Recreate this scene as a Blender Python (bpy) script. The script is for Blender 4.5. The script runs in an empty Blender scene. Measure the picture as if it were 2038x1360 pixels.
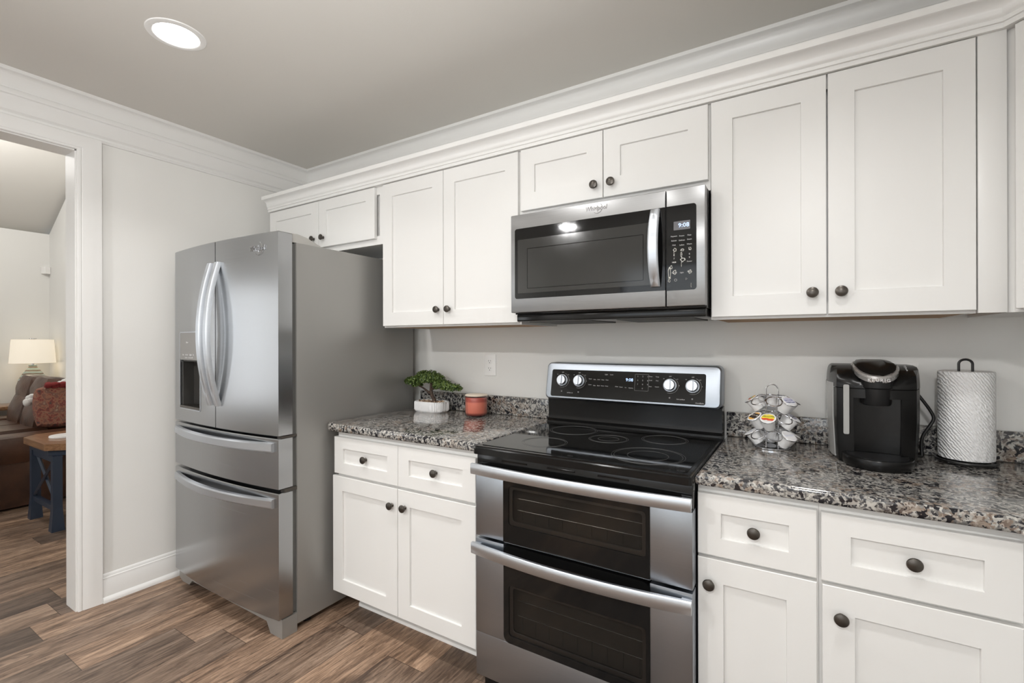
import bpy, bmesh, math, random
from mathutils import Vector, Matrix
random.seed(7)
S = bpy.context.scene
COL = S.collection
PI = math.pi
# ------------------------------------------------------------------ camera
cam = bpy.data.cameras.new('camera'); camo = bpy.data.objects.new('camera', cam); COL.objects.link(camo)
cam.sensor_width = 36.0; cam.lens = 938.365/2038*36.0; cam.clip_start = 0.02; cam.clip_end = 60
yaw, pit, rol = math.radians(31.6631), math.radians(0.0145), math.radians(-0.1406)
fw = Vector((-math.sin(yaw)*math.cos(pit), math.cos(yaw)*math.cos(pit), math.sin(pit)))
rt = Vector((math.cos(yaw), math.sin(yaw), 0)); up = rt.cross(fw)
r2 = rt*math.cos(rol)+up*math.sin(rol); u2 = up*math.cos(rol)-rt*math.sin(rol)
mw = Matrix((r2, u2, -fw)).transposed().to_4x4(); mw.translation = (1.0322, -2.0928, 1.2952)
camo.matrix_world = mw
S.camera = camo
# ------------------------------------------------------------------ world, exposure
W = bpy.data.worlds.new('world'); S.world = W; W.use_nodes = True
W.node_tree.nodes['Background'].inputs[0].default_value = (.8, .9, 1, 1)
W.node_tree.nodes['Background'].inputs[1].default_value = 0.5
S.view_settings.view_transform = 'Standard'; S.view_settings.look = 'None'
S.view_settings.gamma = 1; S.view_settings.use_curve_mapping = False
S.view_settings.exposure = -0.12
try:
    S.cycles.use_denoising = True; S.cycles.max_bounces = 10; S.cycles.diffuse_bounces = 6
    S.cycles.sample_clamp_indirect = 6
except Exception: pass
XL, ZC, YR, XR = -1.946, 2.493, -4.8, 2.10       # left wall, ceiling, rear wall, right wall
CANS = [(-1.04, -1.215), (0.0, -1.24), (1.05, -1.25), (-1.04, -3.25), (1.05, -3.25)]
def area(name, loc, rot, sx, sy, power, color=(1,1,1), shape='RECTANGLE', spread=PI):
    l = bpy.data.lights.new(name, 'AREA'); l.shape = shape; l.size = sx; l.size_y = sy; l.energy = power; l.color = color; l.spread = spread
    o = bpy.data.objects.new(name, l); o.location = loc; o.rotation_euler = rot; COL.objects.link(o); return o
for cx, cy in CANS:
    area('can_light', (cx, cy, ZC-.012), (0, 0, 0), .15, .15, (6.5 if cx < -.5 else 5.0) if cy > -2 else 40.0, (1, .99, .98), 'DISK', math.radians(124 if cy > -2 else 180))
for lc, am, pw, sp in (((.80, -2.40, 1.40), (.05, -1.75, ZC), 17.0, 108), ((.45, -2.60, 1.45), (.30, -4.6, 1.35), 26.0, 135)):      # fill lamps added, as if a flash were bounced off ceiling and rear wall
    area('bounce_fill', lc, (Vector(am)-Vector(lc)).to_track_quat('-Z', 'Y').to_euler(), .25, .25, pw, (.99, .995, 1), 'DISK', math.radians(sp))
area('rear_fill', (.3, YR+.10, 1.62), (PI/2, 0, 0), 2.4, 1.15, 5.0, (.98, .99, 1))      # frontal fill panel added at the invented rear window
pl_ = bpy.data.lights.new('living_fill', 'POINT'); pl_.energy = 48; pl_.color = (1, .98, .95); pl_.shadow_soft_size = .18  # fill lamp without a fixture, added to brighten the living room
po_ = bpy.data.objects.new('living_fill', pl_); po_.location = (-4.4, -1.33, 2.9); COL.objects.link(po_)
# ------------------------------------------------------------------ node helpers
class NT:
    def __init__(s, name):
        s.m = bpy.data.materials.new(name); s.m.use_nodes = True; s.t = s.m.node_tree
        s.b = s.t.nodes['Principled BSDF']
    def n(s, typ, ins=None, **kw):
        nd = s.t.nodes.new(typ)
        for k, v in kw.items(): setattr(nd, k, v)
        for k, v in (ins or {}).items(): s.put(nd.inputs[k], v)
        return nd
    def put(s, sock, v):
        if hasattr(v, 'is_linked') or isinstance(v, bpy.types.NodeSocket): s.t.links.new(v, sock)
        else:
            if isinstance(v, (tuple, list)) and len(v) == 3 and sock.type == 'RGBA': v = (*v, 1)
            sock.default_value = v
    def math(s, op, a, b=0.0): 
        nd = s.n('ShaderNodeMath', operation=op); s.put(nd.inputs[0], a); s.put(nd.inputs[1], b); return nd.outputs[0]
    def pos(s, scale=(1,1,1), rot=(0,0,0), obj=False):
        g = s.n('ShaderNodeTexCoord').outputs['Object'] if obj else s.n('ShaderNodeNewGeometry').outputs['Position']
        mp = s.n('ShaderNodeMapping', {'Vector': g, 'Scale': scale, 'Rotation': rot}); return mp.outputs[0]
    def noise(s, vec, scale, detail=3, rough=.5, dist=0.0):
        return s.n('ShaderNodeTexNoise', {'Vector': vec, 'Scale': scale, 'Detail': detail, 'Roughness': rough, 'Distortion': dist}).outputs[0]
    def ramp(s, fac, stops, interp='LINEAR'):
        r = s.n('ShaderNodeValToRGB', {'Fac': fac}); e = r.color_ramp; e.interpolation = interp
        while len(e.elements) > len(stops): e.elements.remove(e.elements[-1])
        while len(e.elements) < len(stops): e.elements.new(1)
        for q, (p, c) in zip(e.elements, stops):
            q.position = p; q.color = (c, c, c, 1) if not isinstance(c, tuple) else (*c, 1)
        return r.outputs[0]
    def mix(s, fac, a, b, blend='MIX'):
        nd = s.n('ShaderNodeMix', data_type='RGBA', blend_type=blend)
        s.put(nd.inputs[0], fac); s.put(nd.inputs[6], a); s.put(nd.inputs[7], b); return nd.outputs[2]
    def bump(s, h, strength=.2, dist=.01):
        s.put(s.b.inputs['Normal'], s.n('ShaderNodeBump', {'Height': h, 'Strength': strength, 'Distance': dist}).outputs[0])
    def set(s, **kw):
        al = dict(color='Base Color', rough='Roughness', metal='Metallic', spec='Specular IOR Level', emit='Emission Color', estr='Emission Strength',
                  aniso='Anisotropic', arot='Anisotropic Rotation', coat='Coat Weight', crough='Coat Roughness', trans='Transmission Weight', ior='IOR', alpha='Alpha', sheen='Sheen Weight', tangent='Tangent', sss='Subsurface Weight')
        for k, v in kw.items(): s.put(s.b.inputs[al[k]], v)
        return s
M = {}
def simple(name, color, rough=.5, metal=0.0, **kw):
    t = NT(name); t.set(color=color, rough=rough, metal=metal, **kw)
    nz = t.noise(t.pos(), 60, 2); t.set(rough=t.math('ADD', rough-.03, t.math('MULTIPLY', nz, .06)))
    M[name] = t.m; return t
def painted(name, color, rough, bumps, sc):
    t = NT(name); p = t.pos()
    t.set(color=t.mix(t.noise(p, 2.2, 2), tuple(c*.975 for c in color), tuple(min(1, c*1.02) for c in color)), rough=rough)
    t.bump(t.noise(p, sc, 3), bumps, .002); M[name] = t.m
painted('cab_paint', (.75, .745, .728), .32, .05, 90)
painted('trim_paint', (.79, .785, .768), .30, .05, 60)
painted('wall_paint', (.79, .785, .76), .55, .10, 260)
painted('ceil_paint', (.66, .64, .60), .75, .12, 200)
painted('white_plastic', (.88, .875, .86), .35, .02, 50)
def steel(name, col, rough, axis='X', aniso=.75, tang='Z', g=900):
    t = NT(name)
    sc = {'X': (1.2, 1.2, g), 'Z': (g, g, 1.2)}[axis]
    nz = t.noise(t.pos(sc), 1.0, 2, .6)
    t.set(color=t.mix(nz, tuple(c*.9 for c in col), tuple(min(1, c*1.08) for c in col)), metal=1.0, aniso=aniso,
          rough=t.math('ADD', rough-.05, t.math('MULTIPLY', nz, .10)))
    t.set(tangent=t.n('ShaderNodeTangent', direction_type='RADIAL', axis=tang).outputs[0])
    t.bump(nz, .04, .001); M[name] = t.m
steel('steel', (.44, .45, .46), .25, aniso=.8)
steel('steel_light', (.61, .64, .68), .42)
steel('steel_micro', (.33, .332, .335), .34)
steel('steel_range', (.38, .41, .45), .36)
simple('fridge_side', (.31, .305, .29), .36, .35)
simple('chrome', (.62, .62, .64), .10, 1.0)
simple('dark_metal', (.095, .085, .075), .30, .85)
simple('grey_plastic', (.42, .41, .385), .4)
simple('dark_plastic', (.012, .012, .0125), .35, spec=.3)
simple('dispenser_dark', (.05, .048, .045), .35)
simple('maker_black', (.006, .006, .006), .24, spec=.28)
simple('dispenser_grey', (.26, .255, .245), .35)
simple('gasket', (.10, .10, .095), .6)
simple('black_glass', (.005, .005, .005), .05, spec=.38)
simple('black_enamel', (.006, .006, .006), .13, spec=.30)
simple('micro_window', (.028, .028, .026), .10, spec=.5)
simple('oven_inner', (.16, .15, .14), .5)
simple('key_print', (.62, .62, .62), .6)
simple('key_dim', (.075, .075, .075), .6)
simple('wire_black', (.012, .012, .012), .3)
simple('pot_white', (.80, .80, .80), .28)
simple('pod_white', (.82, .82, .82), .35)
simple('led', (.1, .2, .6), .5, emit=(.62, .78, 1.0), estr=1.6)
simple('display_grey', (.12, .12, .125), .25, emit=(.5, .5, .55), estr=.06)
simple('lens_glow', (.9, .9, .9), .5, emit=(1, .97, .93), estr=14.0)
simple('wood_raw', (.42, .25, .12), .6)
simple('candle_lid', (.74, .64, .52), .4)
simple('fill_glow', (.8, .9, 1), .5, emit=(.9, .95, 1), estr=.6)  # glow of the pane in the added rear window
simple('streak_glow', (.8, .9, 1), .5, emit=(.95, .97, 1), estr=4.5)  # glow of the added living room panes, for streaks on the refrigerator
t = simple('shade', (.85, .80, .70), .8, emit=(1.0, .88, .70), estr=.42)
simple('blue_paint', (.022, .034, .058), .4)
simple('slot_dark', (.03, .03, .03), .6)
simple('scratch', (.50, .49, .45), .6)
simple('water_strip', (.34, .34, .33), .15)
simple('silver_plastic', (.50, .49, .48), .28, .7)
# granite
def granite(name, light, tan, tanw):
    t = NT(name); p = t.pos()
    d = t.n('ShaderNodeMix', data_type='RGBA', blend_type='LINEAR_LIGHT', ins={0: .011, 6: p, 7: t.n('ShaderNodeTexNoise', {'Vector': p, 'Scale': 70, 'Detail': 2}).outputs[1]}).outputs[2]
    v = t.n('ShaderNodeTexVoronoi', {'Vector': d, 'Scale': 160}); wn = t.n('ShaderNodeTexWhiteNoise', {'Vector': v.outputs['Color']}).outputs[0]
    v2 = t.n('ShaderNodeTexVoronoi', {'Vector': d, 'Scale': 85}); wn2 = t.n('ShaderNodeTexWhiteNoise', {'Vector': v2.outputs['Color']}).outputs[0]
    cl = t.noise(p, 28, 3, .6)
    f = t.math('ADD', t.math('MULTIPLY', wn, .62), t.math('MULTIPLY', cl, .45))
    c = t.ramp(f, [(0.0, (.014, .014, .017)), (.28, (.030, .030, .035)), (.38, (.10, .10, .105)), (.50, tuple(x*.5 for x in light)), (.66, tuple(x*.9 for x in light)), (.95, tuple(min(1, x*1.35) for x in light))])
    tm = t.math('MULTIPLY', t.math('GREATER_THAN', wn2, .50), t.ramp(t.noise(p, 7, 3), [(.44, 0.0), (.64, tanw)]))
    c = t.mix(tm, c, tan)
    bm_ = t.math('GREATER_THAN', t.math('ADD', wn2, t.math('MULTIPLY', cl, .35)), 1.02)
    c = t.mix(bm_, c, (.013, .013, .017))
    t.set(color=c, rough=.09, spec=.55, coat=.15, crough=.04); M[name] = t.m
granite('granite', (.42, .405, .375), (.26, .18, .125), .66)
# wood floor: planks along y
def floor_mat():
    t = NT('plank_floor'); g = t.n('ShaderNodeNewGeometry').outputs['Position']
    s = t.n('ShaderNodeSeparateXYZ', {0: g}); x, y = s.outputs[0], s.outputs[1]
    PW, PL = .193, 1.22
    xi = t.math('ADD', t.math('DIVIDE', x, PW), 9.218); row = t.math('FLOOR', xi); fx = t.math('FRACT', xi)
    off = t.n('ShaderNodeTexWhiteNoise', {'W': row}, noise_dimensions='1D').outputs[0]
    yi = t.math('ADD', t.math('DIVIDE', y, PL), off); fy = t.math('FRACT', yi)
    idv = t.n('ShaderNodeCombineXYZ', {0: row, 1: t.math('FLOOR', yi), 2: 3.1}).outputs[0]
    rn = t.n('ShaderNodeTexWhiteNoise', {'Vector': idv}); r = rn.outputs[0]
    pv = t.n('ShaderNodeVectorMath', {0: g, 1: t.n('ShaderNodeVectorMath', {0: rn.outputs[1], 1: (7, 7, 7)}, operation='MULTIPLY').outputs[0]}, operation='ADD').outputs[0]
    mp = lambda sc: t.n('ShaderNodeMapping', {'Vector': pv, 'Scale': sc}).outputs[0]
    grain = t.noise(mp((20, 2.2, 1)), 1.6, 7, .70, 1.6)
    fine = t.noise(mp((170, 9, 1)), 1.4, 5, .65, .6)
    broad = t.noise(mp((7, 1.3, 1)), 1.4, 3, .5, .8)
    kd = t.n('ShaderNodeTexVoronoi', {'Vector': t.n('ShaderNodeMix', data_type='RGBA', blend_type='LINEAR_LIGHT', ins={0: .16, 6: mp((5.2, 1.5, 1)), 7: t.n('ShaderNodeTexNoise', {'Vector': mp((6, 3, 1)), 'Scale': 2.0, 'Detail': 3}).outputs[1]}).outputs[2], 'Scale': .9}).outputs[0]
    rings = t.math('SINE', t.math('MULTIPLY', kd, 58.0))
    col = t.ramp(t.math('ADD', t.math('MULTIPLY', grain, .62), t.math('MULTIPLY', broad, .38)), [(.30, (.050, .032, .023)), (.42, (.130, .086, .060)), (.52, (.265, .185, .132)), (.66, (.44, .325, .24))])
    tone = t.ramp(r, [(0, (.40, .40, .42)), (.3, (.66, .66, .67)), (.65, (1.05, 1.0, .96)), (1, (1.32, 1.24, 1.15))])
    col = t.mix(1.0, col, tone, 'MULTIPLY')
    rm = t.math('MULTIPLY', t.ramp(kd, [(.10, 1.0), (.34, 0.0)]), t.ramp(rings, [(.35, 0.0), (.95, 1.0)]))
    col = t.mix(t.math('MULTIPLY', rm, .60), col, (.045, .028, .020))
    col = t.mix(t.ramp(kd, [(.035, .9), (.075, 0.0)]), col, (.022, .014, .010))
    col = t.mix(t.math('MULTIPLY', t.ramp(fine, [(.36, 1.0), (.52, 0.0)]), .60), col, (.05, .032, .023))
    crack = t.ramp(t.noise(mp((17, 2.1, 1)), 1.7, 7, .74, 3.0), [(.335, 1.0), (.395, 0.0)])
    col = t.mix(t.math('MULTIPLY', crack, .85), col, (.024, .015, .011))
    ex = t.math('MINIMUM', fx, t.math('SUBTRACT', 1.0, fx)); ey = t.math('MULTIPLY', t.math('MINIMUM', fy, t.math('SUBTRACT', 1.0, fy)), PL/PW)
    e = t.math('LESS_THAN', t.math('MINIMUM', ex, ey), .007)
    col = t.mix(t.math('MULTIPLY', e, .65), col, (.02, .013, .01))
    t.set(color=col, rough=t.math('ADD', .34, t.math('MULTIPLY', fine, .2)), spec=.4)
    t.bump(t.math('SUBTRACT', fine, t.math('MULTIPLY', e, 1.0)), .12, .002); M['plank_floor'] = t.m
floor_mat()
# leather, fabrics, paper
t = NT('leather'); p = t.pos()
t.set(color=t.ramp(t.noise(p, 5, 3), [(.3, (.038, .016, .009)), (.6, (.085, .036, .018)), (.85, (.15, .066, .03))]), rough=.36, spec=.6); t.bump(t.noise(p, 55, 4), .25, .01); M['leather'] = t.m
t = NT('throw_fabric'); p = t.pos()
t.set(color=t.ramp(t.noise(p, 26, 3, .6), [(.30, (.05, .05, .045)), (.42, (.22, .05, .04)), (.50, (.30, .15, .09)), (.60, (.16, .06, .05)), (.72, (.33, .24, .16))], 'LINEAR'), rough=.85); t.bump(t.noise(p, 200, 3), .4, .005); M['throw_fabric'] = t.m
simple('red_fabric', (.20, .02, .02), .9); simple('white_fabric', (.75, .74, .72), .9)
t = NT('paper'); p = t.pos((1, 1, 1))
v = t.n('ShaderNodeTexVoronoi', {'Vector': t.pos((1, 1, 1.0)), 'Scale': 95}, feature='SMOOTH_F1').outputs[0]
w = t.n('ShaderNodeTexWave', {'Vector': t.pos((1, 1, 1), (0, .6, 0)), 'Scale': 48, 'Distortion': 4, 'Detail': 2, 'Detail Scale': 2.0}).outputs[1]
t.set(color=(.86, .86, .86), rough=.9); t.bump(t.math('ADD', v, t.math('MULTIPLY', w, .7)), .6, .005); M['paper'] = t.m
t = NT('table_wood'); p = t.pos((3, 30, 30))
t.set(color=t.ramp(t.noise(p, 2, 5, .6, .6), [(.3, (.16, .075, .035)), (.7, (.36, .20, .10))]), rough=.3, coat=.3); M['table_wood'] = t.m
t = NT('wax'); t.set(color=(.62, .16, .10), rough=.35, sss=.0); t.set(color=t.ramp(t.n('ShaderNodeSeparateXYZ', {0: t.pos(obj=True)}).outputs[2], [(.012, (.14, .025, .02)), (.022, (.60, .17, .115)), (.07, (.62, .19, .13)), (.078, (.36, .075, .055))])); M['wax'] = t.m
t = NT('clear_glass'); t.set(color=(1, .96, .95), rough=.02, trans=1.0, ior=1.25)
mx = t.n('ShaderNodeMixShader', {0: .82, 1: t.b.outputs[0], 2: t.n('ShaderNodeBsdfTransparent').outputs[0]}); t.t.links.new(mx.outputs[0], t.t.nodes['Material Output'].inputs[0]); M['clear_glass'] = t.m
t = NT('oven_glass'); t.set(color=(.012, .012, .012), rough=.05, coat=.4)
mx = t.n('ShaderNodeMixShader', {0: .72, 1: t.b.outputs[0], 2: t.n('ShaderNodeBsdfTransparent', {0: (.72, .70, .67)}).outputs[0]}); t.t.links.new(mx.outputs[0], t.t.nodes['Material Output'].inputs[0]); M['oven_glass'] = t.m
t = NT('leaf'); t.set(color=t.ramp(t.noise(t.pos(), 90, 2), [(.35, (.022, .050, .010)), (.52, (.075, .125, .022)), (.68, (.21, .28, .075))]), rough=.5); M['leaf'] = t.m
t = NT('bark'); t.set(color=t.ramp(t.noise(t.pos((80, 80, 15)), 2, 4), [(.35, (.02, .012, .008)), (.7, (.10, .06, .04))]), rough=.8); M['bark'] = t.m
t = NT('pebble'); t.set(color=t.ramp(t.noise(t.pos(), 110, 1), [(.35, (.10, .06, .04)), (.5, (.42, .30, .20)), (.65, (.75, .65, .52))], 'CONSTANT'), rough=.6); M['pebble'] = t.m
t = NT('ceramic'); sz = t.n('ShaderNodeTexWave', {'Vector': t.pos(), 'Scale': 9, 'Distortion': 3}, bands_direction='Z').outputs[1]
t.set(color=t.ramp(sz, [(.3, (.20, .17, .14)), (.5, (.62, .62, .58)), (.75, (.33, .45, .44))]), rough=.25); M['ceramic'] = t.m
# ------------------------------------------------------------------ mesh helpers
NB = bmesh.new
def box(bm, x0, x1, y0, y1, z0, z1, bev=0.0, seg=2):
    r = bmesh.ops.create_cube(bm, size=1.0); vs = r['verts']
    for v in vs: v.co = Vector(((x0+x1)/2+v.co.x*(x1-x0), (y0+y1)/2+v.co.y*(y1-y0), (z0+z1)/2+v.co.z*(z1-z0)))
    if bev > 0:
        es = list({e for v in vs for e in v.link_edges})
        bmesh.ops.bevel(bm, geom=es, offset=bev, segments=seg, affect='EDGES', profile=.5)
    return bm
def B(*a, **k): return box(NB(), *a, **k)
def axes(ax):
    ax = Vector(ax).normalized(); h = Vector((0, 0, 1)) if abs(ax.z) < .9 else Vector((1, 0, 0))
    u = h.cross(ax).normalized(); return u, ax.cross(u), ax
def lathe(bm, prof, c, ax=(0, 0, 1), seg=32, sx=1.0, sy=1.0):
    u, v, a = axes(ax); c = Vector(c); rings = []
    for r, h in prof:
        if r < 1e-6: rings.append([bm.verts.new(c+a*h)])
        else: rings.append([bm.verts.new(c+a*h+u*(r*sx*math.cos(2*PI*k/seg))+v*(r*sy*math.sin(2*PI*k/seg))) for k in range(seg)])
    for A, Bq in zip(rings, rings[1:]):
        for k in range(seg):
            q = (k+1) % seg
            if len(A) == 1 and len(Bq) == 1: continue
            if len(A) == 1: bm.faces.new((A[0], Bq[k], Bq[q]))
            elif len(Bq) == 1: bm.faces.new((A[k], Bq[0], A[q]))
            else: bm.faces.new((A[k], Bq[k], Bq[q], A[q]))
    return bm
def tube(bm, pts, rad, seg=8, closed=False, cap=True, flat=1.0):
    pts = [Vector(p) for p in pts]; n = len(pts); rings = []; prev = None
    for i, p in enumerate(pts):
        if closed: d = pts[(i+1) % n]-pts[i-1]
        else: d = pts[min(i+1, n-1)]-pts[max(i-1, 0)]
        d.normalize()
        if prev is None: u = axes(d)[0]
        else:
            u = prev-d*prev.dot(d)
            u = u.normalized() if u.length > 1e-6 else axes(d)[0]
        prev = u; v = d.cross(u); r = rad[i] if isinstance(rad, (list, tuple)) else rad
        rings.append([bm.verts.new(p+u*r*math.cos(2*PI*k/seg)+v*r*flat*math.sin(2*PI*k/seg)) for k in range(seg)])
    m = n if closed else n-1
    for i in range(m):
        A, Q = rings[i], rings[(i+1) % n]
        for k in range(seg): bm.faces.new((A[k], A[(k+1) % seg], Q[(k+1) % seg], Q[k]))
    if not closed and cap:
        bm.faces.new(rings[0][::-1]); bm.faces.new(rings[-1])
    return bm
def circle(c, r, ax, n=24, a0=0, a1=2*PI):
    u, v, a = axes(ax); c = Vector(c); full = abs(a1-a0-2*PI) < 1e-6
    return [c+u*r*math.cos(a0+(a1-a0)*k/(n if full else n-1))+v*r*math.sin(a0+(a1-a0)*k/(n if full else n-1)) for k in range(n)]
def loft(bm, loops, cap=True):
    rs = [[bm.verts.new(p) for p in L] for L in loops]; n = len(rs[0])
    for A, Q in zip(rs, rs[1:]):
        for k in range(n): bm.faces.new((A[k], A[(k+1) % n], Q[(k+1) % n], Q[k]))
    if cap: bm.faces.new(rs[0][::-1]); bm.faces.new(rs[-1])
    return bm
def prism(bm, poly, z0, z1): return loft(bm, [[(x, y, z0) for x, y in poly], [(x, y, z1) for x, y in poly]])
def prism_y(bm, poly, y0, y1): return loft(bm, [[(x, y0, z) for x, z in poly], [(x, y1, z) for x, z in poly]])
def rrect(x0, x1, z0, z1, r, n=5, corners=(1, 1, 1, 1)):
    P = []
    for (cx, cz, a), on in zip(((x1-r, z1-r, 0), (x0+r, z1-r, 90), (x0+r, z0+r, 180), (x1-r, z0+r, 270)), corners):
        if not on:
            P.append({0: (x1, z1), 90: (x0, z1), 180: (x0, z0), 270: (x1, z0)}[a]); continue
        for k in range(n+1):
            b = math.radians(a+90*k/n); P.append((cx+r*math.cos(b), cz+r*math.sin(b)))
    return P
def ring_y(bm, outer, inner, y0, y1):
    """frame plate between two loops of equal length in the x-z plane, from y0 (front) to y1"""
    A = [[bm.verts.new((x, y, z)) for x, z in L] for y in (y0, y1) for L in (outer, inner)]
    n = len(outer)
    for k in range(n):
        q = (k+1) % n
        for P, Q in ((A[0], A[1]), (A[3], A[2]), (A[2], A[0]), (A[1], A[3])): bm.faces.new((P[k], P[q], Q[q], Q[k]))
    return bm
def sweep(bm, prof, path, closed_prof=True):
    """profile [(out, z)] swept along a plan path; 'out' is to the right of the direction of travel, mitred"""
    pts = [Vector((x, y)) for x, y in path]; loops = []
    for i, p in enumerate(pts):
        d0 = (p-pts[i-1]).normalized() if i else None; d1 = (pts[i+1]-p).normalized() if i < len(pts)-1 else None
        d0 = d0 or d1; d1 = d1 or d0
        n0 = Vector((d0.y, -d0.x)); n1 = Vector((d1.y, -d1.x)); m = (n0+n1).normalized(); m = m/max(.3, m.dot(n0))
        loops.append([(p.x+m.x*o, p.y+m.y*o, z) for o, z in prof])
    return loft(bm, loops)
def wloc(o):
    v = Vector((0, 0, 0))
    while o: v += o.location; o = o.parent
    return v
def obj(name, bm, mat, parent=None, smooth=38, origin=None):
    bmesh.ops.recalc_face_normals(bm, faces=bm.faces[:])
    me = bpy.data.meshes.new(name)
    off = wloc(parent) if parent else Vector(origin or (0, 0, 0))
    bmesh.ops.translate(bm, verts=bm.verts[:], vec=-off)
    bm.to_mesh(me); bm.free()
    for m in (mat if isinstance(mat, (list, tuple)) else [mat]): me.materials.append(M[m])
    if smooth:
        me.polygons.foreach_set('use_smooth', [True]*len(me.polygons)); me.set_sharp_from_angle(angle=math.radians(smooth))
    o = bpy.data.objects.new(name, me); COL.objects.link(o)
    if parent: o.parent = parent
    elif origin: o.location = origin
    return o
def thing(name, label, cat, loc=(0, 0, 0), group=None):
    o = bpy.data.objects.new(name, None); COL.objects.link(o); o.location = loc; o.empty_display_size = .05
    o['label'] = label; o['category'] = cat
    if group: o['group'] = group
    return o
def tag(o, label, cat, group=None):
    o['label'] = label; o['category'] = cat
    if group: o['group'] = group
    return o
def struct(name, bm, mat, parent=None, smooth=38):
    o = obj(name, bm, mat, parent, smooth); o['kind'] = 'structure'; return o
def text(bm, s, x, y, z, size, align='CENTER', ext=.0004, shear=0.0, space=1.0, fx=1.0, rx=0.0):
    """lettering facing -y; rx tips the top back"""
    c = bpy.data.curves.new('t', 'FONT'); c.body = s; c.size = size; c.align_x = align; c.align_y = 'CENTER'; c.extrude = ext; c.shear = shear; c.space_character = space; c.resolution_u = 2
    o = bpy.data.objects.new('t', c); COL.objects.link(o)
    dg = bpy.context.evaluated_depsgraph_get(); me = bpy.data.meshes.new_from_object(o.evaluated_get(dg))
    me.transform(Matrix.Translation((x, y, z)) @ Matrix.Rotation(rx, 4, 'X') @ Matrix.Rotation(PI/2, 4, 'X') @ Matrix.Diagonal((fx, 1, 1, 1)))
    bm.from_mesh(me); bpy.data.objects.remove(o); bpy.data.curves.remove(c); bpy.data.meshes.remove(me)
    return bm
# ================================================================== SETTING
YO0, YO1 = -1.267, -2.60            # opening in the left wall
XF, YS = -6.0, -.354                # living room far wall and side wall
struct('floor', B(-6.2, 2.2, -5.0, .1, -.1, 0), 'plank_floor')
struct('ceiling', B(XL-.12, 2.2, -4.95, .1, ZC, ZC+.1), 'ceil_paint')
struct('wall_back', B(XL-.12, 2.2, 0, .12, 0, ZC), 'wall_paint')
bm = NB(); box(bm, XL-.12, XL, YO0+.012, 0, 0, ZC); box(bm, XL-.12, XL, YR, YO1-.012, 0, ZC); box(bm, XL-.12, XL, YO1-.012, YO0+.012, 2.232, ZC)
struct('wall_left', bm, 'wall_paint')
struct('wall_right', B(XR, XR+.12, YR, 0, 0, ZC), 'wall_paint')
bm = NB()
for a in ((XL, -1.0, 0, ZC), (1.6, XR, 0, ZC), (-1.0, 1.6, 0, 1.05), (-1.0, 1.6, 2.25, ZC)): box(bm, a[0], a[1], YR-.12, YR, a[2], a[3])
struct('wall_rear', bm, 'wall_paint')
wn = struct('added_window_1', ring_y(NB(), rrect(-1.08, 1.68, .97, 2.33, .001, 1), rrect(-1.0, 1.6, 1.05, 2.25, .001, 1), YR+.02, YR-.1), 'trim_paint')  # unseen window, added behind the camera to go with the fill panel
obj('added_pane', B(-1.0, 1.6, YR-.07, YR-.06, 1.05, 2.25), 'fill_glow', wn)
bm = NB(); box(bm, .28, .32, YR-.06, YR-.03, 1.05, 2.25); box(bm, -1.0, 1.6, YR-.06, YR-.03, 1.63, 1.67); obj('muntin', bm, 'trim_paint', wn)
# living room shell
VS = (2.734-2.483)/(6.0-5.59)
bm = NB(); box(bm, XF-.12, XF, -4.6, YS, 0, 2.483); struct('wall_far', bm, 'wall_paint')
bm = NB(); loft(bm, [[(XF, YS, 0), (XL-.12, YS, 0), (XL-.12, YS, 3.6), (-4.2, YS, 2.483+VS*1.8), (XF, YS, 2.483)], [(XF, YS+.12, 0), (XL-.12, YS+.12, 0), (XL-.12, YS+.12, 3.6), (-4.2, YS+.12, 2.483+VS*1.8), (XF, YS+.12, 2.483)]]); struct('wall_side', bm, 'wall_paint', smooth=0)
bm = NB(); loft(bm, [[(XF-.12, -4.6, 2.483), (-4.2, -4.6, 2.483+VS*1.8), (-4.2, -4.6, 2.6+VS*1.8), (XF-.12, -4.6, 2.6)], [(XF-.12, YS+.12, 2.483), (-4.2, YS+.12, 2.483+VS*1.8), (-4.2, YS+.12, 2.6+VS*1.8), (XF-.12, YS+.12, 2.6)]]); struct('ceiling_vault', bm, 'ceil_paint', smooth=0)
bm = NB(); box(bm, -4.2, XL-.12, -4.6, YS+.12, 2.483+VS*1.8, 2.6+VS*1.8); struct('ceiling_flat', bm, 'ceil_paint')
wn = struct('added_window_2', ring_y(NB(), rrect(-5.30, -4.62, .3, 2.2, .001, 1), rrect(-5.24, -4.68, .36, 2.14, .001, 1), -4.6, -4.575), 'trim_paint')  # unseen window added for a second bright streak in the refrigerator steel
obj('added_pane', B(-5.24, -4.68, -4.598, -4.59, .36, 2.14), 'streak_glow', wn)
wn = struct('added_window_3', B(XF, XF+.025, -4.32, -3.80, .3, 2.2), 'trim_paint')  # unseen window added where the refrigerator door mirrors it as a streak
obj('added_pane', B(XF+.0255, XF+.03, -4.26, -3.86, .36, 2.14), 'streak_glow', wn)
struct('wall_front', B(XF, XL-.12, -4.72, -4.6, 0, 3.6), 'wall_paint')
struct('wall_upper', B(XL-.14, XL-.12, -4.6, YS+.12, ZC+.1, 3.7), 'wall_paint')
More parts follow.
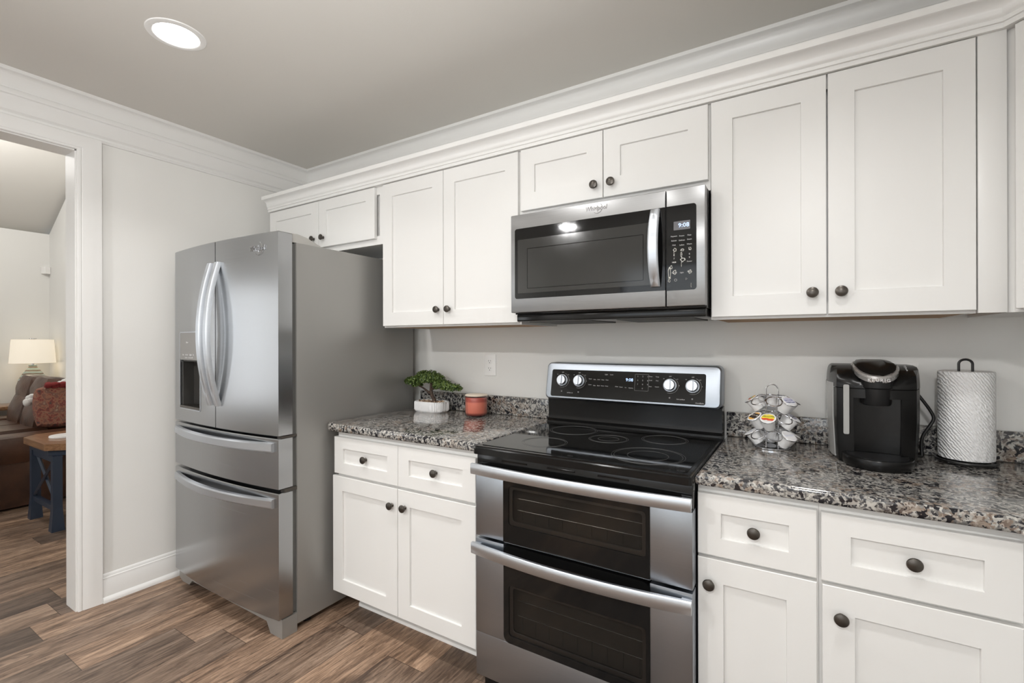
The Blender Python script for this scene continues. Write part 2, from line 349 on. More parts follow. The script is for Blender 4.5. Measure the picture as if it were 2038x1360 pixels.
# door casing and jamb round the cased opening
bm = NB()
box(bm, XL-.122, XL+.002, YO0, YO0+.012, 0, 2.220); box(bm, XL-.122, XL+.002, YO1-.012, YO1, 0, 2.220); box(bm, XL-.122, XL+.002, YO1, YO0, 2.220, 2.232)
for s in (1, -1):
    cp = [(0, .0), (.019, 0), (.020, .030), (.0185, .036), (.0165, .040), (.0165, .0), ]
def casing(bm, xa, sgn):
    prof = [(0, 0), (.012, 0), (.015, .004), (.015, .014), (.0125, .017), (.016, .022), (.019, .060), (.0205, .092), (0, .094)]
    loops = []
    for (y, z, dy, dz) in ((YO0+.006, 0, 1, 0), (YO0+.006, 2.226, 1, 1), (YO1-.006, 2.226, -1, 1), (YO1-.006, 0, -1, 0)):
        loops.append([(xa+sgn*o, y+dy*w, z+dz*w*.72) for o, w in prof])
    return loft(bm, loops)
casing(bm, XL, 1); casing(bm, XL-.12, -1)
struct('trim_1', bm, 'trim_paint')
# crown mouldings of the room
CR = [(0, ZC), (0, 2.288), (.011, 2.288), (.013, 2.293), (.011, 2.299), (.006, 2.302), (.006, 2.312), (.017, 2.321), (.017, 2.383), (.020, 2.387), (.027, 2.389), (.030, 2.399), (.027, 2.411), (.021, 2.415), (.022, 2.422)]
CR += [(.022+.033*(1-math.cos(a)), 2.424+.052*math.sin(a)) for a in [PI/2*k/8 for k in range(9)]] + [(.060, 2.478), (.060, ZC)]
struct('trim_2', sweep(NB(), CR, [(XL, YR), (XL, 0), (XR, 0), (XR, YR)]), 'trim_paint')
bm = NB()
BB = [(0, 0), (.030, 0), (.030, .012), (.024, .022), (.016, .026), (.015, .102), (.012, .108), (.012, .118), (.008, .122), (.007, .131), (.003, .136), (0, .138)]
sweep(bm, BB, [(XL, YO0+.099), (XL, -.02)]); struct('baseboard_left', bm, 'trim_paint')
struct('baseboard_far', sweep(NB(), BB, [(XF, -4.5), (XF, YS), (XL-.13, YS)]), 'trim_paint')
# ================================================================== RECESSED LIGHTS
cl = ['recessed ceiling light above the refrigerator doors, glowing white', 'recessed ceiling light above the floor in front of the stove', 'recessed ceiling light above the floor in front of the coffee maker', 'recessed ceiling light mirrored in the microwave door glass, in the rear row', 'recessed ceiling light of the rear row, nearest the right wall']
for (cx, cy), lb in zip(CANS, cl):
    t = thing('recessed_light', lb, 'ceiling light', (cx, cy, ZC), 'recessed ceiling lights')
    obj('trim_ring', lathe(NB(), [(.076, .0), (.076, -.004), (.080, -.006), (.098, -.003), (.100, 0)], (cx, cy, ZC), seg=48), 'trim_paint', t)
    obj('lens', lathe(NB(), [(0, -.007), (.05, -.0065), (.077, -.003), (.077, -.001), (0, -.001)], (cx, cy, ZC), seg=48), 'lens_glow', t)
# ================================================================== CABINETS
YF, YD = -.345, -.364               # upper face frame and door face
YBF, YBD = -.6245, -.6435           # base face frame and door face
def shaker(bm, x0, x1, z0, z1, yf, rail=.062, stile=.066, th=.019, rec=.0085):
    o = [(x0, z0), (x1, z0), (x1, z1), (x0, z1)]; i = [(x0+stile, z0+rail), (x1-stile, z0+rail), (x1-stile, z1-rail), (x0+stile, z1-rail)]
    e = .0015
    oc = [(x0+e, z0+e), (x1-e, z0+e), (x1-e, z1-e), (x0+e, z1-e)]
    lv = [[(x, yf+th, z) for x, z in o], [(x, yf+e, z) for x, z in o], [(x, yf, z) for x, z in oc], [(x, yf, z) for x, z in i], [(x, yf+rec, z) for x, z in [(a+sx*.0012, b+sz*.0012) for (a, b), sx, sz in zip(i, (1, -1, -1, 1), (1, 1, -1, -1))]]]
    return loft(bm, lv)
def knob_bm(x, z, yf, r=.0165):
    return lathe(NB(), [(0, 0), (.0085, 0), (.0085, .0015), (.0055, .005), (.005, .011), (.0065, .014), (r*.93, .0165), (r, .0195), (r*.92, .023), (r*.55, .0255), (0, .0265)], (x, yf, z), (0, -1, 0), 24)
def door(t, name, x0, x1, z0, z1, yf, knob=None, **kw):
    d = obj(name, shaker(NB(), x0, x1, z0, z1, yf, **kw), 'cab_paint', t, smooth=25)
    if knob: obj('knob', knob_bm(knob[0], knob[1], kw.get('ky', yf)), 'dark_metal', d)
    return d
def drawer(t, x0, x1, z0, z1, yf, rail=.052, stile=.062, r=.0165):
    d = obj('drawer', shaker(NB(), x0, x1, z0, z1, yf, rail, stile), 'cab_paint', t, smooth=25)
    obj('knob', knob_bm((x0+x1)/2, (z0+z1)/2, yf+.0085, r), 'dark_metal', d); return d
def upper(label, x0, x1, z0, doors, zt=2.112, under='cab_paint'):
    t = thing('wall_cabinet', label, 'cabinet', ((x0+x1)/2, -.17, z0), 'white wall cabinets')
    bm = NB(); g = .0004
    box(bm, x0+g, x1-g, YF+.019, -.003, z0+.012, zt+.08); 
    box(bm, x0+g, x0+.035, YF, YF+.019, z0, zt); box(bm, x1-.035, x1-g, YF, YF+.019, z0, zt); box(bm, x0+.035, x1-.035, YF, YF+.019, z0, z0+.045); box(bm, x0+.035, x1-.035, YF, YF+.019, zt-.04, zt)
    box(bm, x0+g, x0+.014, YF+.019, -.003, z0, z0+.012); box(bm, x1-.014, x1-g, YF+.019, -.003, z0, z0+.012)
    if x1-x0 > .8: 
        xm = (doors[0][1]+doors[1][0])/2; box(bm, xm-.02, xm+.02, YF, YF+.019, z0+.045, zt-.04)
    obj('carcass', bm, 'cab_paint', t, smooth=0)
    if under != 'cab_paint':
        p = obj('underside', B(x0+.014, x1-.014, YF+.019, -.02, z0+.001, z0+.012), under, t); p['label'] = 'bare brown wood underside'
    for d in doors: door(t, 'door', d[0], d[1], d[2], d[3], YD, d[4], rail=d[5] if len(d) > 5 else .068)
    return t
upper('short white double-door wall cabinet above the refrigerator', -1.83, -.826, 1.809, [(-1.824, -1.346, 1.839, 2.1085, (-1.385, 1.893), .062), (-1.342, -.882, 1.839, 2.1085, (-1.300, 1.893), .062)])
upper('tall white double-door wall cabinet between refrigerator and microwave', -.826, .004, 1.369, [(-.820, -.4175, 1.377, 2.1085, (-.448, 1.449)), (-.4145, -.003, 1.377, 2.1085, (-.380, 1.449))], under='wood_raw')
upper('short white double-door wall cabinet directly above the microwave', .004, .763, 1.817, [(.011, .3775, 1.850, 2.1095, (.346, 1.901), .072), (.3805, .757, 1.850, 2.1095, (.414, 1.901), .072)])
upper('tall white double-door wall cabinet above coffee maker, right of microwave', .763, 1.432, 1.369, [(.767, 1.0945, 1.377, 2.1095, (1.058, 1.444)), (1.0985, 1.429, 1.377, 2.1095, (1.131, 1.444))], under='wood_raw')
t = thing('cabinet_filler', 'narrow white filler strip right of the tall wall cabinet above coffee maker', 'filler strip', (1.46, -.35, 1.369))
obj('strip', B(1.4325, 1.489, -.361, -.342, 1.369, 2.112, .001), 'cab_paint', t)
bm = B(1.4325, 1.489, -.341, -.02, 1.378, 1.381); obj('underside', bm, 'wood_raw', t)
# diagonal corner wall cabinet
t = thing('wall_cabinet', 'angled white corner wall cabinet at the right edge of the photo', 'cabinet', (1.8, -.3, 1.369), 'white wall cabinets')
D = .612
cpoly = [(1.4905, -.003), (1.4905, YF), (XR-.345, -D), (XR-.003, -D), (XR-.003, -.003)]
obj('carcass', prism(NB(), cpoly, 1.369, 2.19), 'cab_paint', t, smooth=0)
d45 = Vector((XR-.345-1.4905, -D-YF, 0)); L45 = d45.length
bm = shaker(NB(), .03, L45-.03, 1.377, 2.1095, -.019)
bmesh.ops.transform(bm, matrix=Matrix.Translation((1.4905, YF, 0)) @ Matrix.Rotation(math.atan2(d45.y, d45.x), 4, 'Z'), verts=bm.verts[:])
obj('door', bm, 'cab_paint', t, smooth=25)
# cabinet crown
CC = [(0.0005, 2.112), (.027, 2.112), (.028, 2.121), (.0255, 2.123), (.0255, 2.126), (.031, 2.127), (.032, 2.136), (.030, 2.139), (.034, 2.142), (.036, 2.147)]
CC += [(.037+.029*(1-math.cos(a)), 2.149+.028*math.sin(a)) for a in [PI/2*k/7 for k in range(8)]] + [(.070, 2.179), (.0705, 2.199), (.0005, 2.199)]
struct('trim_3', sweep(NB(), CC, [(-1.83, YF), (1.4905, YF), (XR-.345, -D), (XR, -D)]), 'trim_paint')
# base cabinets
def base(label, x0, x1, drawers, doors, frames):
    t = thing('base_cabinet', label, 'cabinet', ((x0+x1)/2, -.3, 0), 'white base cabinets')
    bm = NB(); box(bm, x0, x1, YBF, -.003, .112, .8795, 0); box(bm, x0+.012, x1-.0, -.503, -.01, .0, .112)
    obj('carcass', bm, 'cab_paint', t, smooth=0)
    for d in drawers: drawer(t, *d[:4], YBD)
    for d in doors: door(t, 'door', d[0], d[1], d[2], d[3], YBD, d[4], rail=.066, stile=.068)
    obj('toe_kick', sweep(NB(), [(0, 0), (.016, 0), (.0155, .010), (.011, .017), (.004, .021), (0, .022)], [(x0+.012, -.503), (x1, -.503)]), 'trim_paint', t)
    return t
base('white base cabinet with two drawers over two doors, left of stove', -.838, -.014, [(-.846, -.4345, .681, .852), (-.4325, -.026, .681, .852)], [(-.857, -.4375, .125, .669, (-.467, .596)), (-.4345, -.026, .125, .669, (-.392, .598))], 0)
base('narrow white one-drawer base cabinet right beside the stove', .769, 1.066, [(.771, 1.062, .681, .857)], [(.771, 1.062, .125, .671, (.803, .602))], 0)
base('wider white one-drawer base cabinet at right, below coffee maker', 1.0665, 1.449, [(1.0715, 1.439, .680, .855)], [(1.0735, 1.439, .125, .670, (1.113, .598))], 0)
t = thing('base_cabinet', 'white base cabinet run turning the corner along the right wall', 'cabinet', (1.8, -1.5, 0), 'white base cabinets')
bm = NB(); box(bm, 1.4495, XR-.003, -.60, -.003, 0, .8795); box(bm, 1.475, XR-.003, -3.0, -.6005, .112, .8795); box(bm, 1.55, XR-.003, -3.0, -.6, 0, .1125); obj('carcass', bm, 'cab_paint', t, smooth=0)
# ================================================================== COUNTERTOPS
def slab(bm, poly, z0, z1, r=.012):
    b = NB(); prism(b, poly, z0, z1)
    es = [e for e in b.edges if abs(e.verts[0].co.z-e.verts[1].co.z) < 1e-5]
    bmesh.ops.bevel(b, geom=es, offset=r, segments=4, affect='EDGES', profile=.5)
    me = bpy.data.meshes.new('x'); b.to_mesh(me); b.free(); bm.from_mesh(me); bpy.data.meshes.remove(me); return bm
def arc(cx, cy, r, a0, a1, n=6): return [(cx+r*math.cos(math.radians(a0+(a1-a0)*k/n)), cy+r*math.sin(math.radians(a0+(a1-a0)*k/n))) for k in range(n+1)]
YC = -.660
t = thing('countertop', 'grey speckled granite countertop between refrigerator and stove', 'countertop', (-.44, -.33, .88))
obj('slab', slab(NB(), [(-.004, -.003), (-.884, -.003)] + arc(-.864, YC+.02, .02, 180, 270) + [(-.004, YC)], .880, .914), 'granite', t)
tag(obj('backsplash', B(-.876, -.004, -.023, -.003, .9145, 1.010, .002), 'granite'), 'short granite backsplash strip behind the bonsai and candle', 'backsplash')
t = thing('countertop', 'granite countertop right of stove holding coffee maker and paper towels', 'countertop', (1.4, -.33, .88))
obj('slab', slab(NB(), [(XR-.003, -.003), (.768, -.003)] + [(.768, YC)] + arc(1.430, YC-.03, .03, 90, 0) + [(1.460, -3.0), (XR-.003, -3.0)], .880, .914), 'granite', t)
tag(obj('backsplash', B(.770, XR-.025, -.023, -.003, .9145, 1.010, .002), 'granite'), 'granite backsplash strip behind pod carousel, coffee maker and paper towels', 'backsplash')
tag(obj('backsplash', B(XR-.024, XR-.003, -3.0, -.003, .9145, 1.010, .002), 'granite'), 'granite backsplash strip along the right wall', 'backsplash')
# ================================================================== REFRIGERATOR
FX0, FX1, FXC = -1.832, -.898, -1.365
def fy(x): return -.888-.027*(1-((x-FXC)/.467)**2)
def front_loop(x0, x1, z, back=-.822, n=14, r=.006):
    P = [(x1, back), (x0, back)]
    for k in range(n+1):
        x = x0+(x1-x0)*k/n; P.append((x, fy(x)))
    return [(x, y, z) for x, y in P]
def door_panel(x0, x1, z0, z1, hole=None):
    bm = NB(); e = .0035; ex0 = e if abs(x0-FX0) < .01 or abs(x0-FXC) < .01 else 0; ex1 = e if abs(x1-FX1) < .01 or abs(x1-FXC) < .01 else 0
    e0 = e if z0 < .9 else 0; e1 = 0 if z1 in (.955,) else e
    xs0 = [front_loop(x0, x1, z0+e0), front_loop(x0, x1, z1-e1)]
    def ins(z):
        L = front_loop(x0, x1, z); return [(min(max(x, x0+ex0), x1-ex1), y+(e if y < -.85 else 0), zz) for x, y, zz in L]
    return loft(bm, ([ins(z0)] if e0 else [])+xs0+([ins(z1)] if e1 else []))
fr = thing('refrigerator', 'stainless steel french-door refrigerator with two lower drawers and grey sides', 'refrigerator', (-1.365, -.45, 0))
bm = NB(); box(bm, FX0+.004, FX1-.002, -.800, -.055, .03, 1.742, .004); obj('body', bm, 'fridge_side', fr)
bm = B(FX0+.012, FX1-.010, -.822, -.7995, .09, 1.735); obj('gasket', bm, 'gasket', fr)
hx0, hx1, hz0, hz1 = -1.757, -1.517, .955, 1.345
bm = door_panel(FX0, hx0, .884, 1.779)
for a in ((hx1, FXC-.003, .884, 1.779), (hx0, hx1, .884, hz0), (hx0, hx1, hz1, 1.779)):
    b_ = door_panel(*a); me_ = bpy.data.meshes.new('x'); b_.to_mesh(me_); b_.free(); bm.from_mesh(me_); bpy.data.meshes.remove(me_)
ld = obj('door', bm, 'steel', fr)
rd = obj('door', door_panel(FXC+.003, FX1, .884, 1.779), 'steel', fr)
ud = obj('drawer', door_panel(FX0, FX1, .652, .874), 'steel', fr)
bd = obj('drawer', door_panel(FX0, FX1, .086, .636), 'steel', fr)
def vhandle(x, par):
    bm = NB(); loops = []; n = 22; hw = .0165
    for k in range(n+1):
        s = k/n; z = .992+s*(1.676-.992); y = -.924-.052*(1-(2*s-1)**2)
        d = .014
        loops.append([(x-hw, y, z), (x-hw*.75, y-.006, z), (x+hw*.75, y-.006, z), (x+hw, y, z), (x+hw, y+d, z), (x-hw, y+d, z)])
    loft(bm, loops)
    for z0 in (.992, 1.646): box(bm, x-.013, x+.013, -.930, fy(x)+.006, z0+.004, z0+.026)
    obj('handle', bm, 'steel_light', par)
vhandle(-1.398, ld); vhandle(-1.332, rd)
def hhandle(zb, zt, par):
    bm = NB(); loops = []; n = 24; x0, x1 = -1.800, -.925
    for k in range(n+1):
        s = k/n; x = x0+s*(x1-x0); y = -.900-.058*(1-(2*s-1)**2); d = .014
        loops.append([(x, y, zb), (x, y-.006, zb+.006), (x, y-.006, zt-.006), (x, y, zt), (x, y+d, zt), (x, y+d, zb)])
    loft(bm, loops)
    for xa in (x0, x1-.03): box(bm, xa+.002, xa+.028, -.902, fy(xa)+.012, zb+.004, zt-.004)
    obj('handle', bm, 'steel_light', par)
hhandle(.816, .856, ud); hhandle(.572, .612, bd)
# dispenser on the left door
def onface(poly, lift, x_shift=0):
    return [(x, fy(x)-lift, z) for x, z in poly]
def face_plate(bm, poly, l0, l1): return loft(bm, [onface(poly, l0), onface(poly, l1)])
dp = obj('dispenser', NB(), 'grey_plastic', ld)
bpy.data.objects.remove(dp)
bm = NB(); face_frame_o = rrect(-1.762, -1.512, .950, 1.350, .012); face_frame_i = rrect(-1.757, -1.517, .955, 1.345, .009)
A = [[bm.verts.new(p) for p in onface(L, l)] for l in (.0025, -.002) for L in (face_frame_o, face_frame_i)]
n = len(face_frame_o)
for k in range(n):
    q = (k+1) % n
    for P_, Q_ in ((A[0], A[1]), (A[2], A[0]), (A[1], A[3])): bm.faces.new((P_[k], P_[q], Q_[q], Q_[k]))
dp = obj('dispenser', bm, 'steel_light', ld)
obj('control_panel', face_plate(NB(), rrect(-1.757, -1.517, 1.205, 1.345, .006), -.004, .0015), 'dispenser_grey', dp)
bm = NB(); box(bm, hx0, hx1, -.835, -.823, hz0, 1.2045); box(bm, hx0, hx0+.006, -.885, -.835, hz0, 1.2045); box(bm, hx1-.006, hx1, -.885, -.835, hz0, 1.2045); box(bm, hx0, hx1, -.885, -.835, 1.196, 1.2045); loft(bm, [[(x, -.835, .99), (x, -.835, 1.195), (x, -.862, 1.195)] for x in (-1.66, -1.61)]); obj('recess', bm, 'dispenser_dark', dp, smooth=0)
obj('drip_tray', face_plate(NB(), rrect(-1.757, -1.517, .955, .968, .003), -.055, .003), 'dark_metal', dp)
bm = NB()
for s, x, z, sz in (('filter', -1.66, 1.295, .012), ('ice   water   light   lock', -1.64, 1.232, .014), ('options   measured fill', -1.64, 1.217, .009)): text(bm, s, x, fy(x)-.003, z, sz)
obj('lettering', bm, 'key_print', dp)
bm = text(NB(), 'Whirlpool', -1.030, -.9045, 1.713, .034, ext=.001, shear=.2, fx=.72)
bmesh.ops.rotate(bm, verts=bm.verts[:], cent=(-1.030, -.902, 1.713), matrix=Matrix.Rotation(math.atan(2*.027*(.335)/.467**2)*1.0, 3, 'Z'))
tube(bm, circle((-1.025, -.9035, 1.713), .030, (0, -1, 0), 20, -2.4, 1.0), .0009, 5)
obj('emblem', bm, 'chrome', rd)
bm = NB(); loft(bm, [[(FX1-.085, y, 1.7425), (FX1-.010, y, 1.7425), (FX1-.010, y, zt), (FX1-.085, y, zt)] for y, zt in ((-.862, 1.766), (-.858, 1.778), (-.79, 1.783), (-.74, 1.774), (-.67, 1.747))])
obj('hinge_cover', bm, 'grey_plastic', fr)
bm = NB(); loft(bm, [[(FX0+.004, y, 1.7425), (FX0+.115, y, 1.7425), (FX0+.115, y, zt), (FX0+.004, y, zt)] for y, zt in ((-.862, 1.766), (-.858, 1.778), (-.79, 1.783), (-.74, 1.774), (-.67, 1.747))]); obj('hinge_cover', bm, 'grey_plastic', fr)
bm = NB(); prism_y(bm, [(FX0+.004, .083), (FX0+.004, .035), (FX0+.04, .018), (FX0+.11, .018), (FX0+.14, .045), (FX1-.12, .045), (FX1-.09, .0), (FX1-.002, .0), (FX1-.002, .083)], -.872, -.80); obj('base_grille', bm, 'fridge_side', fr)
for x in (FX0+.05, FX1-.05):
    for y in (-.72, -.13): obj('foot', lathe(NB(), [(.0, 0), (.02, 0), (.02, .031), (0, .031)], (x, y, 0), seg=16), 'dark_plastic', fr)
obj('hinge', B(FX1-.03, FX1-.001, -.875, -.80, .8745, .8835), 'dark_metal', fr); obj('hinge', B(FX1-.03, FX1-.001, -.86, -.80, .6365, .6515), 'dark_metal', fr)
# ================================================================== MICROWAVE
mw_ = thing('microwave', 'stainless over-the-range microwave mounted above the stove', 'microwave', (.383, -.2, 1.38))
YM = -.437
bm = NB(); box(bm, .007, .7585, -.402, -.004, 1.408, 1.8145, .002); box(bm, .012, .755, -.399, -.03, 1.379, 1.408, .003); obj('body', bm, 'black_enamel', mw_)
W0, W1 = rrect(.0055, .6305, 1.414, 1.8145, .003), rrect(.026, .6304, 1.470, 1.756, .010, corners=(0, 1, 1, 0))
bm = NB(); box(bm, .0055, .6305, YM+.002, -.4025, 1.414, 1.8145, .003)
md = obj('door', bm, 'steel_micro', mw_)
obj('door_glass', prism_y(NB(), rrect(.026, .6302, 1.470, 1.756, .010, corners=(0, 1, 1, 0)), YM-.0005, YM+.003), 'black_glass', md)
w = obj('window', prism_y(NB(), rrect(.040, .5795, 1.492, 1.710, .003), YM-.0010, YM+.001), 'micro_window', md)
obj('window_screen', ring_y(NB(), rrect(.084, .556, 1.509, 1.672, .003), rrect(.0865, .5535, 1.5115, 1.6695, .003), YM-.0014, YM+.001), 'black_glass', w)
bm = NB(); loops = []; n = 16
for k in range(n+1):
    s = k/n; z = 1.484+s*(1.752-1.484); b = 4*s*(1-s); y = YM-.012-.030*b; x0, x1 = .583-.004*b, .614
    loops.append([(x0, y+.004, z), (x0+.005, y, z), (x1-.004, y, z), (x1, y+.004, z), (x1, y+.011, z), (x0, y+.011, z)])
loft(bm, loops); box(bm, .590, .612, YM-.006, YM+.002, 1.486, 1.51); box(bm, .590, .612, YM-.006, YM+.002, 1.726, 1.75)
obj('handle', bm, 'steel_light', md)
bm = text(NB(), 'Whirlpool', .378, YM+.0015, 1.791, .024, ext=.001, shear=.2, fx=.85); tube(bm, circle((.384, YM+.001, 1.791), .019, (0, -1, 0), 18, -2.4, .8), .0007, 5); obj('emblem', bm, 'chrome', md)
cp_ = obj('control_panel', B(.634, .7595, YM+.002, -.4025, 1.414, 1.8145, .003), 'steel_micro', mw_)
pg = obj('key_panel', prism_y(NB(), rrect(.6345, .732, 1.468, 1.756, .010, corners=(1, 0, 0, 1)), YM-.0005, YM+.003), 'black_glass', cp_)
ds = obj('display', B(.659, .7125, YM-.0012, YM+.001, 1.672, 1.7015), 'display_grey', pg)
obj('clock_digits', text(NB(), '9:08', .692, YM-.0018, 1.6865, .020, fx=1.05), 'led', pg)
bm = NB()
for s, x, z in (('Popcorn', .660, 1.652), ('Potato', .6855, 1.651), ('Pizza', .710, 1.651), ('Reheat', .660, 1.637), ('Defrost', .6855, 1.636), ('Steam', .710, 1.637), ('Melt', .660, 1.622), ('Soften', .6855, 1.620), ('Warm', .710, 1.621), ('1', .660, 1.604), ('2', .6855, 1.603), ('3', .710, 1.603), ('4', .660, 1.588), ('5', .6855, 1.588), ('6', .710, 1.588), ('7', .660, 1.576), ('8', .6855, 1.576), ('9', .710, 1.576), ('Timer', .660, 1.563), ('0', .6855, 1.563), ('Power', .710, 1.563), ('Cancel', .661, 1.528), ('Light', .6855, 1.527), ('Start', .709, 1.529)):
    text(bm, s, x, YM-.0011, z, .0062 if len(s) > 1 else .008)
tube(bm, circle((.665, YM-.0008, 1.503), .004, (0, -1, 0), 12), .0005, 4, True); tube(bm, circle((.700, YM-.0008, 1.505), .0035, (0, -1, 0), 3), .0007, 4, True)
obj('key_lettering', bm, 'key_print', pg)
bm = NB(); rs = random.Random(3)
def blot(cx, cz, w_, h_, hole=False):
    n = 14; po = []; pi = []
    for k in range(n):
        a = 2*PI*k/n; q = rs.uniform(.6, 1.1); po.append((cx+w_*q*math.cos(a), cz+h_*q*math.sin(a))); pi.append((cx+w_*q*.62*math.cos(a), cz+h_*q*.70*math.sin(a)))
    ring_y(bm, po, pi, YM-.0012, YM-.0004)
blot(.6625, 1.606, .007, .007); blot(.660, 1.593, .002, .012); blot(.687, 1.603, .006, .005); blot(.684, 1.589, .003, .010); blot(.688, 1.570, .009, .007); blot(.684, 1.556, .0015, .009); blot(.7115, 1.606, .006, .006); blot(.645, 1.528, .005, .025, True); blot(.651, 1.548, .004, .008); blot(.662, 1.529, .008, .009); blot(.7115, 1.528, .007, .008); blot(.661, 1.564, .006, .003); blot(.715, 1.482, .001, .009); blot(.644, 1.502, .004, .006)
obj('worn_patch', bm, 'scratch', pg)
for xa in (.05, .43): obj('vent_filter', B(xa, xa+.28, -.36, -.08, 1.376, 1.379), 'gasket', mw_)
# ================================================================== RANGE
rg = thing('range', 'stainless double-oven electric range with black glass cooktop', 'stove', (.387, -.35, 0))
X0, X1, YRG = .010, .7655, -.690
bm = NB(); box(bm, X0, X1, -.640, -.035, .045, .885); obj('body', bm, 'black_enamel', rg, smooth=0)
for x in (X0+.05, X1-.05):
    for y in (-.56, -.1): obj('foot', lathe(NB(), [(0, 0), (.018, 0), (.018, .0455), (0, .0455)], (x, y, 0), seg=12), 'dark_plastic', rg)
ct = NB(); prism(ct, rrect(.002, .7665, -.700, -.075, .012, 4), .886, .915)
bmesh.ops.bevel(ct, geom=[e for e in ct.edges if e.verts[0].co.z > .91 and e.verts[1].co.z > .91], offset=.008, segments=3, affect='EDGES')
ck = obj('cooktop', ct, 'black_enamel', rg)
obj('cooktop_glass', prism(NB(), rrect(.022, .747, -.672, -.095, .012, 4), .9145, .9168), 'black_glass', ck)
bm = NB()
for cx, cy, rs_ in ((.595, -.53, (.118, .110, .066)), (.58, -.245, (.085, .078)), (.205, -.52, (.085, .078, )), (.20, -.245, (.100, .092)), (.39, -.34, (.075, .069, .04))):
    for r in rs_: tube(bm, circle((cx, cy, .9168), r, (0, 0, 1), 56), .0006, 4, True)
obj('burner_ring', bm, 'key_dim', ck)
# backguard: black riser then a leaning steel control panel
bm = NB(); loft(bm, [[(x, -.035, .90), (x, -.112, .90), (x, -.110, .925), (x, -.096, .935), (x, -.094, .955), (x, -.098, 1.030), (x, -.035, 1.035)] for x in (.004, .764)]); obj('riser', bm, 'black_enamel', rg, smooth=20)
lean = math.atan2(.032, .165)
def lean_pt(x, d, s): # s: height up the face, d: distance out of the face
    return (x, -.128+math.sin(lean)*s-math.cos(lean)*d, 1.031+math.cos(lean)*s+math.sin(lean)*d)
def lean_poly(poly, d): return [lean_pt(x, d, s) for x, s in poly]
bm = NB(); o_ = rrect(.000, .764, 0, .170, .022, 6); i_ = rrect(.006, .758, .006, .164, .018, 6); i2 = rrect(.014, .750, .014, .156, .014, 6)
loft(bm, [[(x, -.036, 1.031+s*.98) for x, s in o_], lean_poly(o_, -.016), lean_poly(o_, -.008), lean_poly(i_, -.001), lean_poly(i2, 0)])
bg = obj('backguard', bm, 'steel_range', rg)
gp = obj('control_glass', loft(NB(), [lean_poly(rrect(.030, .707, .012, .136, .008), -.002), lean_poly(rrect(.030, .707, .012, .136, .008), .0012)]), 'black_glass', bg)
na = Vector((0, -math.cos(lean), math.sin(lean)))
for kx, ks in ((.085, .087), (.168, .087), (.570, .085), (.658, .085)):
    c = lean_pt(kx, .0012, ks); bm = NB()
    lathe(bm, [(.0, 0), (.0275, 0), (.0275, .004), (.0255, .006), (.0245, .006), (.0235, .005), (.0225, .006), (.021, .018), (.020, .020), (0, .020)], c, na, 36)
    kb = obj('knob', bm, 'steel_light', bg)
    bm = NB(); loft(bm, [lean_poly(rrect(kx-.0045, kx+.0045, ks-.0195, ks+.0195, .002), d) for d in (.020, .0285)]); obj('grip', bm, 'steel_light', kb)
def ltext(bm, s, x, sz_, size, **kw):
    p = lean_pt(x, .0016, sz_); text(bm, s, p[0], p[1], p[2], size, rx=-lean, ext=.0003, **kw)
obj('clock_digits', (lambda b: (ltext(b, '9:08', .400, .100, .019), b)[1])(NB()), 'led', bg)
bm = NB()
for r, row in enumerate(('123', '456', '789')):
    for c, ch in enumerate(row): ltext(bm, ch, .436+.021*c, .117-.017*r, .008)
for s, x, q, z in (('Bake', .243, .096, .006), ('Broil', .262, .096, .006), ('Keep', .281, .096, .006), ('Clean', .300, .096, .006), ('Upper', .222, .098, .006), ('Lower', .222, .072, .006), ('Bake', .243, .069, .006), ('Broil', .262, .069, .006), ('Warm', .281, .069, .006), ('Delay', .300, .069, .006), ('Light', .296, .120, .007), ('Lock', .320, .120, .007), ('0', .457, .066, .008), ('Timer', .490, .118, .006), ('Temp', .517, .118, .006), ('Cook', .490, .102, .006), ('Stop', .517, .102, .006), ('Start', .490, .076, .006), ('Cancel', .517, .076, .006), ('Clean', .345, .069, .006), ('Steam', .365, .068, .006), ('Set', .385, .067, .006), ('Options', .408, .066, .006), ('surface on', .127, .031, .007), ('hot surface', .614, .030, .007), ('AccuBake', .686, .019, .008)): ltext(bm, s, x, q, z)
for kx, ks in ((.085, .087), (.168, .087), (.570, .085), (.658, .085)):
    c = Vector(lean_pt(kx, .0014, ks)); tube(bm, circle(c, .033, na, 22, -1.9, 1.2), .0004, 4)
    ltext(bm, 'OFF', kx, ks+.036, .006); ltext(bm, 'LO', kx+.028, ks+.026, .005); ltext(bm, 'HI', kx-.026, ks+.026, .005); ltext(bm, 'o', kx, ks-.050, .012); ltext(bm, '5', kx+.036, ks, .006)
P4 = [lean_pt(x, .0014, s) for x, s in rrect(.424, .490-.008, .056, .126, .003)]; tube(bm, P4, .0003, 4, True)
obj('panel_lettering', bm, 'key_print', bg)
